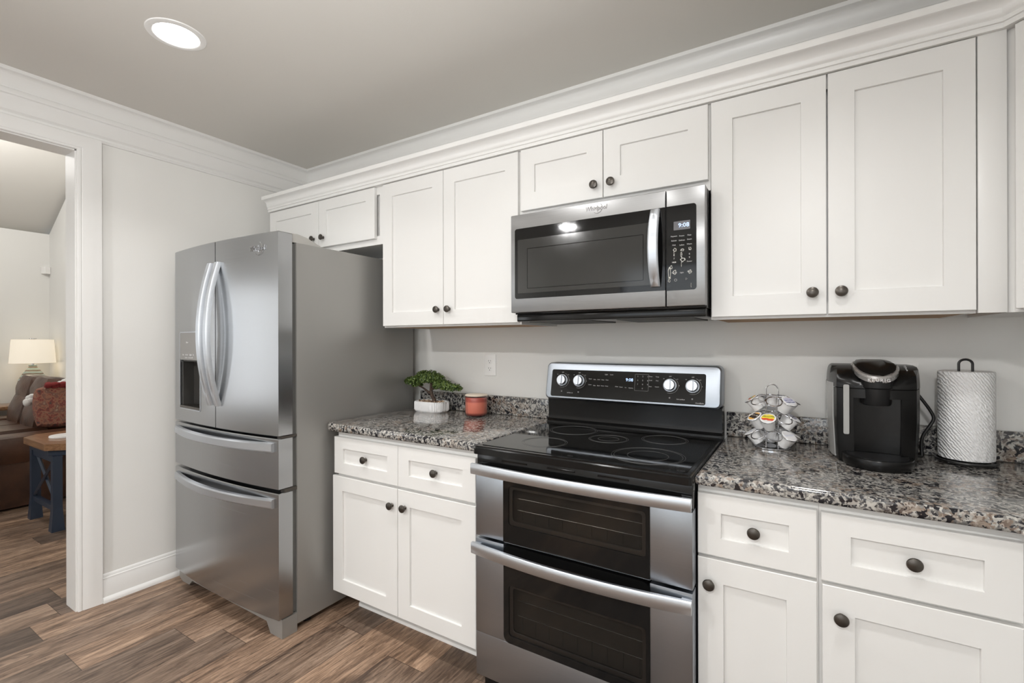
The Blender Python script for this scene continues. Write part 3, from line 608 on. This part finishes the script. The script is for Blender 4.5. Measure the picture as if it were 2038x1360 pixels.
# vent strip and oven doors
bm = NB(); box(bm, X0, X1, -.682, -.641, .812, .8845, .003)
for x0 in (.12, .30, .48): box(bm, x0, x0+.10, -.685, -.682, .868, .873)
obj('vent_trim', bm, 'black_enamel', rg)
def bowbar(x0, x1, zb, zt, y0, bow, par, drop=0.0):
    bm = NB(); loops = []; n = 26
    for k in range(n+1):
        s = k/n; x = x0+s*(x1-x0); b = 4*s*(1-s); y = y0-bow*b; d = .012; dz = drop*b
        loops.append([(x, y+.003, zb+dz), (x, y, zb+.004+dz), (x, y, zt-.004+dz), (x, y+.003, zt+dz), (x, y+d, zt+dz), (x, y+d, zb+dz)])
    loft(bm, loops)
    for xa in (x0+.002, x1-.030): box(bm, xa, xa+.028, y0+.004, YRG+.004, zb+.005, zt-.005)
    return obj('handle', bm, 'steel_light', par)
def oven_door(z0, z1, gx0, gx1, gz0, gz1, wz0, wz1, round_bottom):
    yb = -.642
    bm = NB(); G = rrect(gx0, gx1, gz0, gz1, .018 if round_bottom else .002, 5, (0, 0, 1, 1))
    if round_bottom: box(bm, X0, X1, YRG, yb, z0, gz0+.0, .002); zz = gz0
    else: zz = z0; box(bm, gx0, gx1, YRG+.004, yb, z0-.004, gz0)
    if round_bottom: box(bm, gx0-.001, gx1+.001, YRG+.0015, yb, gz0-.002, gz0+.02)
    d = obj('oven_door', bm, 'steel_range', rg)
    for xa, xb in ((X0, gx0), (gx1, X1)): obj('side_panel', B(xa, xb, YRG, yb, zz, z1, .0015), 'steel_range', d)
    bm = NB(); wi = rrect(gx0+.022, gx1-.012, wz0, wz1, .012, 5); go = rrect(gx0, gx1, gz0, gz1, .02 if round_bottom else .001, 5)
    if round_bottom:
        go = rrect(gx0, gx1, gz0, gz1, .024, 5)
    ring_y(bm, go, wi, YRG-.0012, yb)
    g = obj('door_glass', bm, 'black_glass', d)
    obj('window', prism_y(NB(), wi, YRG+.0005, YRG+.004), 'oven_glass', d)
    ring = ring_y(NB(), rrect(gx0+.020, gx1-.010, wz0-.002, wz1+.002, .013, 5), rrect(gx0+.034, gx1-.024, wz0+.014, wz1-.010, .010, 5), -.6855, -.680); obj('window_frame', ring, 'steel_light', d)
    c = NB(); box(c, gx0+.021, gx1-.011, -.656, -.641, wz0-.001, wz1+.001)
    obj('oven_interior', c, 'oven_inner', d)
    c = NB()
    for k in range(3):
        zz = wz0+(wz1-wz0)*(.34+.3*k); tube(c, [(gx0+.04, -.6575, zz), (gx1-.03, -.6575, zz)], .0013, 6)
    for k in range(9):
        xx = gx0+.06+k*(gx1-gx0-.1)/8; tube(c, [(xx, -.658, wz0+.012), (xx, -.658, wz0+(wz1-wz0)*.34)], .0008, 6)
    obj('oven_rack', c, 'steel', d)
    return d
od = oven_door(.588, .809, .129, .645, .5885, .8085, .650, .787, False)
bowbar(.004, .766, .8155, .8535, -.716, .018, od)
od = oven_door(.079, .578, .130, .645, .236, .5775, .262, .440, True)
bowbar(.004, .766, .5265, .5665, -.714, .030, od)
obj('kick_panel', B(X0+.004, X1-.004, -.640, -.62, .012, .0785), 'black_enamel', rg)
# ================================================================== WALL PLATES
def outlet(label, cx, cz, w=.074, recept=True):
    t = thing('wall_outlet', label, 'outlet', (cx, 0, cz))
    obj('cover_plate', loft(NB(), [[(x, y, z) for x, z in rrect(cx-w/2+i, cx+w/2-i, cz-.058+i, cz+.058-i, .004, 3)] for y, i in ((-.0008, 0), (-.004, 0), (-.0062, .003))]), 'white_plastic', t)
    if recept:
        for s in (1, -1):
            r = obj('receptacle', lathe(NB(), [(0, .0075), (.015, .0075), (.0165, .006), (.0165, 0), (0, 0)], (cx, 0, cz+s*.0195), (0, -1, 0), 24, 1.0, .82), 'white_plastic', t)
            bm = NB(); zz = cz+s*.0195
            box(bm, cx-.0075, cx-.0055, -.0078, -.0073, zz-.001, zz+.007); box(bm, cx+.0050, cx+.0070, -.0078, -.0073, zz, zz+.006); lathe(bm, [(0, .0078), (.0024, .0078), (.0024, .007), (0, .007)], (cx, 0, zz-.007), (0, -1, 0), 12)
            obj('slot', bm, 'slot_dark', r)
    return t
outlet('white duplex electrical outlet on the wall left of the stove', -.395, 1.170)
outlet('white wall plate half hidden behind the coffee maker', 1.325, 1.163, .086, True)
# ================================================================== BONSAI
bx, by, bz = -.706, -.118, .914
bn = thing('potted_bonsai', 'small green bonsai in a ribbed white oval pot beside the refrigerator', 'plant', (bx, by, bz))
bm = NB(); n = 72; rings = []
for rr, z, rib in ((.0, 0, 0), (.92, 0, 0), (.97, .004, .4), (1.0, .012, 1), (1.0, .050, 1), (.99, .0565, 0), (.955, .0565, 0), (.95, .044, 0), (0, .044, 0)):
    if rr == 0: rings.append([bm.verts.new((bx, by, bz+z))]); continue
    L = []
    for k in range(n):
        a = 2*PI*k/n; c, s = math.cos(a), math.sin(a); e = .55
        px = .094*math.copysign(abs(c)**e, c); py = .058*math.copysign(abs(s)**e, s); q = rr*(1+(.04*rib*math.cos(36*a) if 1 else 0))
        L.append(bm.verts.new((bx+px*q, by+py*q, bz+z)))
    rings.append(L)
for A, Q in zip(rings, rings[1:]):
    for k in range(n):
        q = (k+1) % n
        if len(A) == 1: bm.faces.new((A[0], Q[k], Q[q]))
        elif len(Q) == 1: bm.faces.new((A[k], Q[0], A[q]))
        else: bm.faces.new((A[k], Q[k], Q[q], A[q]))
obj('pot', bm, 'pot_white', bn)
bm = NB(); rp = random.Random(5)
for k in range(150):
    a, r = rp.uniform(0, 2*PI), math.sqrt(rp.random()); m = Matrix.Translation((bx+.092*r*math.cos(a), by+.048*r*math.sin(a), bz+.046+rp.uniform(0, .008))) @ Matrix.Diagonal((rp.uniform(.7, 1.3), rp.uniform(.7, 1.2), .8, 1))
    bmesh.ops.create_icosphere(bm, subdivisions=1, radius=rp.uniform(.005, .0085), matrix=m)
o = obj('pebbles', bm, 'pebble', bn); o['kind'] = 'stuff'
bm = NB()
tube(bm, [(bx+.022, by, bz+.04), (bx+.020, by-.002, bz+.065), (bx+.006, by-.004, bz+.088), (bx-.004, by, bz+.110), (bx-.003, by, bz+.145), (bx-.002, by, bz+.175)], [.013, .011, .010, .009, .007, .005], 10)
tube(bm, [(bx+.004, by, bz+.090), (bx-.025, by-.004, bz+.108), (bx-.055, by-.006, bz+.125), (bx-.11, by-.006, bz+.145)], [.007, .006, .005, .003], 8)
tube(bm, [(bx-.002, by, bz+.12), (bx+.03, by+.006, bz+.128), (bx+.075, by+.008, bz+.128), (bx+.14, by+.005, bz+.122)], [.006, .005, .004, .003], 8)
obj('trunk', bm, 'bark', bn)
bm = NB(); rl = random.Random(9)
def clump(cx, cy, cz, ax, ay, az, n):
    for k in range(n):
        while True:
            d = Vector((rl.gauss(0, 1), rl.gauss(0, 1), rl.gauss(0, 1))).normalized()
            if d.z > -.55: break
        q = rl.uniform(.55, 1.0); p = Vector((cx+d.x*ax*q, cy+d.y*ay*q, cz+d.z*az*q))
        for j in range(3):
            nn = (d+Vector((rl.uniform(-.8, .8), rl.uniform(-.8, .8), rl.uniform(-.4, .8)))).normalized(); u, v, w = axes(nn); L = rl.uniform(.007, .011); wd = L*.45; w2 = u*math.cos(j*2.1)+v*math.sin(j*2.1); s2 = nn.cross(w2)
            vs = [bm.verts.new(p+x) for x in (Vector((0, 0, 0)), w2*L*.5+s2*wd+nn*.002, w2*L+nn*.0035, w2*L*.5-s2*wd+nn*.002)]; bm.faces.new(vs)
clump(bx-.025, by, bz+.185, .085, .050, .040, 620); clump(bx-.06, by-.004, bz+.170, .055, .045, .030, 260); clump(bx-.135, by-.004, bz+.160, .052, .036, .025, 330); clump(bx+.03, by, bz+.180, .050, .045, .028, 200)
clump(bx+.075, by, bz+.145, .060, .045, .033, 380); clump(bx+.145, by, bz+.135, .058, .036, .022, 330); clump(bx-.105, by, bz+.140, .03, .03, .016, 110)
obj('foliage', bm, 'leaf', bn, smooth=0)
# ================================================================== CANDLE
cx, cy = -.397, -.127
cd = thing('jar_candle', 'coral red jar candle with a cream lid beside the bonsai', 'candle', (cx, cy, .914))
obj('wax', lathe(NB(), [(0, .006), (.050, .006), (.0545, .014), (.0555, .080), (.0545, .094), (.052, .0975), (0, .0975)], (cx, cy, .914), seg=40), 'wax', cd)
obj('jar', lathe(NB(), [(0, 0), (.050, 0), (.056, .004), (.058, .014), (.058, .092), (.056, .100), (.056, .104), (.0535, .104), (.0545, .098), (.0562, .090), (.0562, .014), (.052, .0055), (0, .0055)], (cx, cy, .914), seg=40), 'clear_glass', cd)
obj('lid', lathe(NB(), [(0, .1042), (.056, .1042), (.0575, .1055), (.0575, .1095), (.055, .111), (0, .111)], (cx, cy, .914), seg=40), 'candle_lid', cd)
# ================================================================== POD CAROUSEL
rx, ry, rz = .938, -.165, .914
rk = thing('pod_carousel', 'chrome wire carousel for coffee pods standing left of the coffee maker', 'pod rack', (rx, ry, rz))
bm = lathe(NB(), [(0, .0035), (.050, .0035), (.054, .005), (.058, .004), (.058, .001), (.054, 0), (0, 0)], (rx, ry, rz), seg=40); obj('base', bm, 'chrome', rk)
bm = NB(); pts = [(rx-.019, ry, rz+.004), (rx-.019, ry, rz+.20)] + [(rx-.019*math.cos(a), ry, rz+.207+.019*math.sin(a)) for a in [PI*k/10 for k in range(11)]] + [(rx+.019, ry, rz+.20), (rx+.019, ry, rz+.004)]
tube(bm, pts, .0024, 8); obj('handle', bm, 'chrome', rk)
EL = math.radians(56); tiers = (.183, .123, .063); RR, RC = .0245, .066
def slot(tier, az):
    a = math.radians(az); out = Vector((math.sin(a), -math.cos(a), 0)); n = out*math.cos(EL)+Vector((0, 0, math.sin(EL))); return Vector((rx, ry, rz+tiers[tier]-.012))+out*RC, n
azs = {0: (-82, -37, 8, 53, 98, 143, 188, 233), 1: (-98, -53, -8, 37, 82, 127, 172, 217), 2: (-82, -37, 8, 53, 98, 143, 188, 233)}
for tr in range(3):
    bm = NB(); tube(bm, circle((rx, ry, rz+tiers[tr]), .046, (0, 0, 1), 40), .0016, 6, True)
    for az in azs[tr]:
        c, n = slot(tr, az); tube(bm, circle(c, RR, n, 24), .0020, 6, True)
    tube(bm, [(rx-.046, ry, rz+tiers[tr]), (rx+.046, ry, rz+tiers[tr])], .0016, 6)
    obj('tier_ring', bm, 'chrome', rk)
def podmat(name, stops, sc=40):
    t = NT(name); c = t.n('ShaderNodeSeparateXYZ', {0: t.pos(obj=True)})
    v = t.math('ADD', t.math('MULTIPLY', c.outputs[1], 22.0), .5)
    nz = t.noise(t.pos(obj=True), 160, 2); v = t.math('ADD', v, t.math('MULTIPLY', t.math('SUBTRACT', nz, .5), .25))
    t.set(color=t.ramp(v, stops, 'CONSTANT'), rough=.4); M[name] = t.m
podmat('lid_yellow', [(0, (.75, .72, .70)), (.22, (.70, .10, .04)), (.45, (.85, .68, .06)), (.62, (.18, .22, .03)), (.70, (.85, .70, .10)), (.9, (.80, .78, .72))])
podmat('lid_brown', [(0, (.78, .42, .08)), (.25, (.03, .02, .015)), (.55, (.55, .50, .42)), (.62, (.03, .02, .015)), (.80, (.80, .45, .10))])
podmat('lid_blue', [(0, (.80, .80, .84)), (.30, (.10, .12, .25)), (.38, (.62, .62, .75)), (.55, (.32, .34, .52)), (.64, (.65, .64, .78)), (.86, (.82, .82, .86))])
podmat('lid_purple', [(0, (.80, .80, .84)), (.30, (.36, .35, .45)), (.52, (.06, .05, .10)), (.62, (.40, .39, .50)), (.82, (.82, .82, .86))])
podmat('lid_orange', [(0, (.80, .78, .75)), (.30, (.55, .10, .03)), (.5, (.30, .30, .06)), (.65, (.80, .45, .05)), (.9, (.82, .80, .78))])
podmat('lid_white', [(0, (.80, .80, .82)), (.45, (.70, .72, .80)), (.6, (.82, .82, .84))])
POD = [(0, -.0435, 0), (.0165, -.0435, 0), (.0175, -.041, 0), (.0218, -.002, 0), (.0232, -.0012, 0), (.0254, -.0005, 0), (.0254, .0022, 0), (.0235, .0030, 0), (0, .0030, 0)]
def pod(tier, az, lid, label):
    c, n = slot(tier, az)
    t = thing('coffee_pod', label, 'coffee pod', c, 'coffee pods on the carousel')
    a = math.radians(az); xr = Vector((math.cos(a), math.sin(a), 0)); yv = n.cross(xr)
    R_ = Matrix((xr, yv, n)).transposed()
    t.rotation_euler = R_.to_euler()
    for nm, prof, mt in (('cup', POD, 'pod_white'), ('lid', [(0, .0031), (.0205, .0031), (.0205, .0034), (0, .0034)], lid)):
        b = lathe(NB(), [(p[0], p[1]) for p in prof], (0, 0, 0), (0, 0, 1), 28)
        o = obj(nm, b, mt); o.parent = t
pod(0, -82, 'lid_orange', 'coffee pod with red-orange lid, leftmost on the top tier')
pod(0, 53, 'lid_blue', 'coffee pod with blue-grey lid facing front right on the top tier')
pod(0, 98, 'lid_white', 'white coffee pod seen edge-on at far right of the top tier')
pod(0, 143, 'lid_white', 'white coffee pod at the back right of the top tier'); pod(0, 188, 'lid_white', 'white coffee pod at the back centre of the top tier'); pod(0, 233, 'lid_white', 'white coffee pod at the back left of the top tier')
pod(1, -98, 'lid_orange', 'coffee pod with orange lid seen edge-on at far left of the middle tier')
pod(1, -53, 'lid_brown', 'coffee pod with black and orange lid on the middle tier')
pod(1, -8, 'lid_yellow', 'coffee pod with yellow and red lid at the front of the middle tier')
pod(1, 82, 'lid_purple', 'coffee pod with purple-grey lid at right of the middle tier')
pod(1, 127, 'lid_white', 'white coffee pod at the back right of the middle tier')
pod(2, -82, 'lid_white', 'white coffee pod seen edge-on at left of the bottom tier')
pod(2, 98, 'lid_white', 'white coffee pod seen edge-on at far right of the bottom tier')
pod(2, 53, 'lid_white', 'white coffee pod facing front right on the bottom tier')
pod(2, 143, 'lid_white', 'white coffee pod at the back right of the bottom tier'); pod(2, 188, 'lid_white', 'white coffee pod at the back centre of the bottom tier'); pod(2, 233, 'lid_white', 'white coffee pod at the back left of the bottom tier')
# ================================================================== COFFEE MAKER
mk = thing('coffee_maker', 'black single-serve coffee maker with silver lid trim on the right countertop', 'coffee maker', (1.225, -.17, .914))
CB = [(1.108, -.045), (1.102, -.13), (1.108, -.20), (1.124, -.262)]; CF = [(1.15, -.280), (1.19, -.291), (1.225, -.294), (1.262, -.291), (1.30, -.278)]; CE = [(1.322, -.258), (1.340, -.19), (1.344, -.13), (1.338, -.045)]
full = CB+CF+CE
notch = CB+[(1.15, -.280), (1.166, -.285), (1.166, -.258), (1.19, -.254), (1.225, -.252), (1.262, -.254), (1.284, -.258), (1.284, -.284), (1.30, -.278)]+CE
full = CB+[(1.15, -.280), (1.166, -.285), (1.175, -.288), (1.19, -.291), (1.225, -.294), (1.262, -.291), (1.275, -.288), (1.284, -.284), (1.30, -.278)]+CE
def inset(poly, k, cx=1.224, cy=-.16, ky=None): return [(cx+(x-cx)*k, cy+(y-cy)*(ky or k)) for x, y in poly]
bm = NB()
zs = lambda poly, z: [(x, y, z) for x, y in poly]
loft(bm, [zs(inset(notch, .93, ky=.97), .9145), zs(inset(notch, .955, ky=.98), .93), zs(notch, 1.05), zs(notch, 1.118)])
loft(bm, [zs(full, 1.1182), zs(full, 1.146)])
cl_ = lambda ym, poly: [(x, max(y, ym)) for x, y in poly]
loft(bm, [zs(inset(full, 1.004), 1.148), zs(inset(full, 1.004), 1.158), zs(cl_(-.282, inset(full, 1.0)), 1.170), zs(cl_(-.262, inset(full, .99)), 1.189), zs(cl_(-.225, inset(full, .972)), 1.204), zs(cl_(-.185, inset(full, .945)), 1.2125), zs(cl_(-.165, inset(full, .90)), 1.216)])
obj('housing', bm, 'maker_black', mk, smooth=30)
bm = NB(); loft(bm, [zs([(1.1075+(1.224-1.1075)*k_-.0015, -.055), (1.1015+(1.224-1.1015)*k_-.0015, -.13), (1.1075+(1.224-1.1075)*k_-.0015, -.20), (1.1155+(1.224-1.1155)*k_-.001, -.235), (1.122+(1.224-1.12)*k_, -.235), (1.122+(1.224-1.12)*k_, -.055)], z) for z, k_ in ((.922, .055), (1.05, 0.0), (1.16, 0.0))]); p = obj('water_tank', bm, 'water_strip', mk); p['label'] = 'grey translucent water tank on the left side'
bm = NB(); loft(bm, [[(x, y, z) for x, z in rrect(1.1405, 1.1555, 1.003, 1.158, .004)] for y, in ((-.272,), (-.2845,))]); obj('water_window', bm, 'water_strip', mk)
hc = (1.225, -.262)
obj('brew_head', lathe(NB(), [(0, 1.098), (.043, 1.098), (.0465, 1.103), (.048, 1.148), (.053, 1.152), (.054, 1.174), (0, 1.174)], (hc[0], hc[1], 0), seg=36, sx=1.0, sy=.8), 'dark_plastic', mk)
bm = NB(); 
def dloop(s, y0, z, zf):  # D-shaped outline, tongue to the front
    P = []
    for k in range(17):
        a = PI+PI*k/16; P.append((1.225+.056*s*math.cos(a)*(1 if True else 1), -.245+.070*s*math.sin(a), zf+(z-zf)*(1+math.sin(a))))
    P += [(1.225+.056*s, -.17, z+.004), (1.225+.050*s, -.13, z+.006), (1.225-.050*s, -.13, z+.006), (1.225-.056*s, -.17, z+.004)]
    return P
A_ = [dloop(1.0, 0, 1.200, 1.167), dloop(1.03, 0, 1.214, 1.180), dloop(.96, 0, 1.2195, 1.187)]
loft(bm, A_); tr_ = obj('lid_trim', bm, 'silver_plastic', mk); tr_['label'] = 'silver lid trim'
bm = NB(); loft(bm, [dloop(.90, 0, 1.2195, 1.188), [(x, y+.004, z) for x, y, z in dloop(.80, 0, 1.2255, 1.197)], [(x, y*.9-.02, z) for x, y, z in dloop(.5, 0, 1.228, 1.210)]]); obj('lid', bm, 'maker_black', mk)
bm = text(NB(), 'KEURIG', 1.226, -.3175, 1.1765, .0135, space=1.25, ext=.0006); obj('emblem', bm, 'chrome', mk)
bm = NB(); tp = [(1.136, -.255)]+[(1.225-.088*math.cos(a), -.275-.105*math.sin(a)**.9) for a in [PI*k/20 for k in range(1, 20)]]+[(1.314, -.255)]
loft(bm, [zs(inset(tp, .96, 1.225, -.275), .9145), zs(tp, .920), zs(tp, .942), zs(inset(tp, .985, 1.225, -.275), .9455)]); dt = obj('drip_tray', bm, 'maker_black', mk)
bm = NB(); prism(bm, inset(tp, .86, 1.225, -.285), .9456, .9466); obj('drip_grid', bm, 'dark_plastic', dt)
bm = NB()
for k in range(4): text(bm, ('6', '8', '10', '12')[k], 1.303, -.234+.016*k, 1.2045+.0035*k, .008, ext=.001, rx=-1.1)
obj('button_lettering', bm, 'key_print', mk)
bm = NB(); q = [(1.339, -.10, 1.135), (1.350, -.10, 1.120), (1.372, -.098, 1.085), (1.386, -.097, 1.058), (1.388, -.097, 1.040), (1.375, -.096, 1.012), (1.362, -.095, .985), (1.359, -.094, .955), (1.360, -.095, .925), (1.356, -.098, .920), (1.342, -.105, .924), (1.332, -.11, .932)]
qq = []
for i in range(len(q)-1):
    for k in range(4):
        s = k/4; P0, P1, P2, P3 = (Vector(q[max(i-1, 0)]), Vector(q[i]), Vector(q[i+1]), Vector(q[min(i+2, len(q)-1)]))
        qq.append(.5*((2*P1)+(P2-P0)*s+(2*P0-5*P1+4*P2-P3)*s*s+(3*P1-P0-3*P2+P3)*s**3))
tube(bm, qq, .0048, 10); obj('power_cord', bm, 'wire_black', mk)
# ================================================================== PAPER TOWELS
px, py = 1.464, -.100
hd = thing('paper_towel_holder', 'black wire paper towel holder at the right end of the counter', 'paper towel holder', (px, py, .914))
bm = NB(); tube(bm, circle((px, py, .922), .070, (0, 0, 1), 40), .0045, 8, True)
obj('base_ring', bm, 'wire_black', hd)
bm = NB()
for k in range(4):
    a = PI/4+PI/2*k; c = Vector((px+.070*math.cos(a), py+.070*math.sin(a), .9195)); bmesh.ops.create_uvsphere(bm, u_segments=10, v_segments=8, radius=.0052, matrix=Matrix.Translation(c))
    tube(bm, [(px, py, .924), (px+.068*math.cos(a), py+.068*math.sin(a), .923)], .0030, 8)
obj('foot', bm, 'wire_black', hd)
bm = NB(); pts = [(px-.016, py, .926), (px-.016, py, 1.222)]+[(px-.016*math.cos(a), py, 1.222+.014*math.sin(a)) for a in [PI*k/10 for k in range(11)]]+[(px+.016, py, 1.222), (px+.016, py, .926)]
tube(bm, pts, .0036, 8); obj('post', bm, 'wire_black', hd)
bm = NB(); seg = 64; prof = [(.021, .005), (.058, .0), (.0655, .003), (.0665, .006), (.0665, .268), (.0655, .2715), (.060, .273), (.023, .272), (.021, .270), (.021, .005)]
lathe(bm, prof, (px, py, .9275), seg=seg)
o = obj('paper_towel_roll', bm, 'paper', origin=(px, py, .9275)); tag(o, 'quilted white paper towel roll on the black wire holder', 'paper towels')
# ================================================================== LIVING ROOM
def cushion(bm, c, s, puff=.5, rot=None, n=3, noise=0.0, seed=1):
    b = NB(); bmesh.ops.create_cube(b, size=2.0); bmesh.ops.subdivide_edges(b, edges=b.edges[:], cuts=7, use_grid_fill=True); r = random.Random(seed)
    for v in b.verts:
        x, y, z = v.co; f = Vector((x*math.sqrt(max(0, 1-y*y/2-z*z/2+y*y*z*z/3)), y*math.sqrt(max(0, 1-z*z/2-x*x/2+z*z*x*x/3)), z*math.sqrt(max(0, 1-x*x/2-y*y/2+x*x*y*y/3))))
        v.co = v.co.lerp(f, puff)
        if noise: v.co *= 1+noise*math.sin(5*x+seed)*math.cos(4*z+y*3)
        v.co = Vector((v.co.x*s[0], v.co.y*s[1], v.co.z*s[2]))
    m = Matrix.Translation(c) @ (rot.to_4x4() if rot else Matrix.Identity(4)); b.transform(m)
    me = bpy.data.meshes.new('x'); b.to_mesh(me); b.free(); bm.from_mesh(me); bpy.data.meshes.remove(me); return bm
sf = thing('sofa', 'brown leather reclining sofa in the room beyond the doorway', 'sofa', (-5.0, -.9, 0))
obj('base', cushion(NB(), (-4.86, -.92, .21), (.68, .50, .20), .12), 'leather', sf)
bm = NB(); cushion(bm, (-4.27, -.93, .46), (.13, .50, .115), .45, None, 3, .02, 2); cushion(bm, (-4.27, -.93, .22), (.105, .47, .21), .15); obj('arm', bm, 'leather', sf)
bm = NB(); cushion(bm, (-5.46, -.93, .48), (.10, .50, .12), .45, None, 3, .02, 2); cushion(bm, (-5.46, -.93, .22), (.09, .47, .21), .15); obj('arm', bm, 'leather', sf)
for k, x in enumerate((-4.75, -5.18)):
    obj('seat_cushion', cushion(NB(), (x, -1.05, .48), (.22, .37, .10), .35, None, 3, .02, k+4), 'leather', sf)
    bk = NB(); R1 = Matrix.Rotation(math.radians(-14), 3, 'X'); cushion(bk, (x, -.67, .66), (.215, .15, .16), .5, R1, 3, .03, k+1); cushion(bk, (x, -.63, .86), (.215, .14, .125), .55, R1, 3, .03, k+2)
    obj('back_cushion', bk, 'leather', sf)
R2 = Matrix.Rotation(math.radians(-20), 3, 'X') @ Matrix.Rotation(math.radians(35), 3, 'Z') @ Matrix.Rotation(math.radians(10), 3, 'Y')
pl = thing('throw_pillow', 'red and rust patterned throw pillow leaning in the sofa corner', 'pillow', (-4.395, -.70, .575))
obj('cover', cushion(NB(), (-4.395, -.70, .755), (.06, .155, .18), .5, Matrix.Rotation(math.radians(-10), 3, 'Y')), 'throw_fabric', pl)
bm = NB(); rr = random.Random(2)
for k in range(40): cushion(bm, (-4.38+rr.uniform(-.02, .02), -.68+rr.uniform(-.09, .09), .935+rr.uniform(-.012, .012)), (.022, .022, .018), .9)
obj('ruffle', bm, 'red_fabric', pl)
bm = NB()
for k in range(70): 
    s = rr.random(); cushion(bm, (-4.507+rr.uniform(-.01, .01), -.87+s*.34, .80+s*.185+rr.uniform(-.02, .02)), (.020, .024, .026), .9)
o = obj('throw_blanket', bm, 'white_fabric'); tag(o, 'white fluffy throw bunched behind the red throw pillow', 'blanket')
# side table with X brace
et = thing('end_table', 'blue end table with wooden top and X-braced side, in the doorway', 'table', (-3.58, -.75, 0))
tx0, tx1, ty0, ty1 = -3.83, -3.32, -1.0, -.50
ch = .09
top = [(tx0-.10+ch, ty0-.03), (tx1+.03-ch, ty0-.03), (tx1+.03, ty0-.03+ch), (tx1+.03, ty1+.0), (tx0-.10, ty1+.0), (tx0-.10, ty0-.03+ch)]
obj('table_top', prism(NB(), top, .555, .600), 'table_wood', et, smooth=0)
obj('apron', prism(NB(), [(tx0-.07+ch, ty0-.005), (tx1+.01-ch, ty0-.005), (tx1+.01, ty0-.005+ch), (tx1+.01, ty1-.02), (tx0-.07, ty1-.02), (tx0-.07, ty0-.005+ch)], .515, .5548), 'blue_paint', et, smooth=0)
for x in (tx0, tx1-.05):
    for y in (ty0, ty1-.07):
        bm = NB(); loft(bm, [zs([(x-.01, y-.01), (x+.055, y-.01), (x+.055, y+.06), (x-.01, y+.06)], 0), zs([(x, y), (x+.045, y), (x+.045, y+.05), (x, y+.05)], .16), zs([(x, y), (x+.045, y), (x+.045, y+.05), (x, y+.05)], .5148)]); obj('leg', bm, 'blue_paint', et, smooth=0)
for y in (ty0+.008, ty1-.05):
    bm = NB(); box(bm, tx0+.04, tx1-.05, y, y+.03, .135, .170); box(bm, tx0+.04, tx1-.05, y, y+.03, .47, .5145)
    tube(bm, [(tx0+.05, y+.008, .18), (tx1-.06, y+.008, .47)], .011, 4); tube(bm, [(tx0+.05, y+.024, .47), (tx1-.06, y+.024, .18)], .011, 4)
    obj('brace', bm, 'blue_paint', et, smooth=0)
o = obj('coaster', lathe(NB(), [(0, 0), (.085, 0), (.088, .006), (.086, .014), (0, .014)], (-3.62, -.86, .6002), seg=32), 'white_plastic', origin=(-3.62, -.86, .6002)); tag(o, 'round white disc lying on the blue end table top', 'coaster')
o = obj('small_jar', lathe(NB(), [(0, 0), (.028, 0), (.032, .02), (.030, .06), (.018, .07), (.02, .09), (0, .09)], (-3.44, -.86, .6002), seg=20), 'red_fabric', origin=(-3.44, -.86, .6002)); tag(o, 'small dark red jar at the right of the blue end table top', 'jar')
# lamp on its table in the far corner
lt = thing('end_table', 'plain brown end table behind the sofa carrying the lamp', 'table', (-5.78, -.62, 0))
obj('table_top', B(-5.975, -5.60, -1.02, -.375, .635, .672, .006), 'table_wood', lt)
for x in (-5.95, -5.66):
    for y in (-1.0, -.43): obj('leg', B(x, x+.045, y, y+.045, 0, .6348), 'table_wood', lt)
lx, ly = -5.74, -.545
lm = thing('table_lamp', 'ceramic table lamp with lit cream drum shade in the far corner', 'lamp', (lx, ly, .6725))
obj('base', lathe(NB(), [(0, 0), (.10, 0), (.115, .02), (.125, .10), (.122, .18), (.105, .25), (.075, .31), (.045, .355), (.03, .38), (.034, .395), (0, .395)], (lx, ly, .6725), seg=32), 'ceramic', lm)
obj('neck', lathe(NB(), [(0, .394), (.012, .394), (.012, .41), (.02, .415), (0, .46)], (lx, ly, .6725), seg=16), 'chrome', lm)
bm = lathe(NB(), [(.172, .415), (.174, .415), (.158, .655), (.156, .655)], (lx, ly, .6725), seg=48); lathe(bm, [(.0, .655), (.158, .655), (.158, .656), (0, .656)], (lx, ly, .6725), seg=48); obj('lamp_shade', bm, 'shade', lm)
obj('finial', lathe(NB(), [(0, .656), (.012, .656), (.03, .662), (.03, .668), (0, .67)], (lx, ly, .6725), seg=16), 'chrome', lm)
pt = bpy.data.lights.new('bulb_light', 'POINT'); pt.energy = 1.6; pt.color = (1, .84, .62); pt.shadow_soft_size = .05; po = bpy.data.objects.new('bulb_light', pt); po.location = (lx, ly, 1.05); COL.objects.link(po)
se = thing('motion_sensor', 'small white motion sensor mounted in the far room corner', 'sensor', (-5.97, -.385, 2.08))
bm = prism(NB(), [(-5.998, -.42), (-5.94, -.40), (-5.95, -.357), (-5.998, -.357)], 2.045, 2.118); obj('housing', bm, 'white_plastic', se, smooth=0)
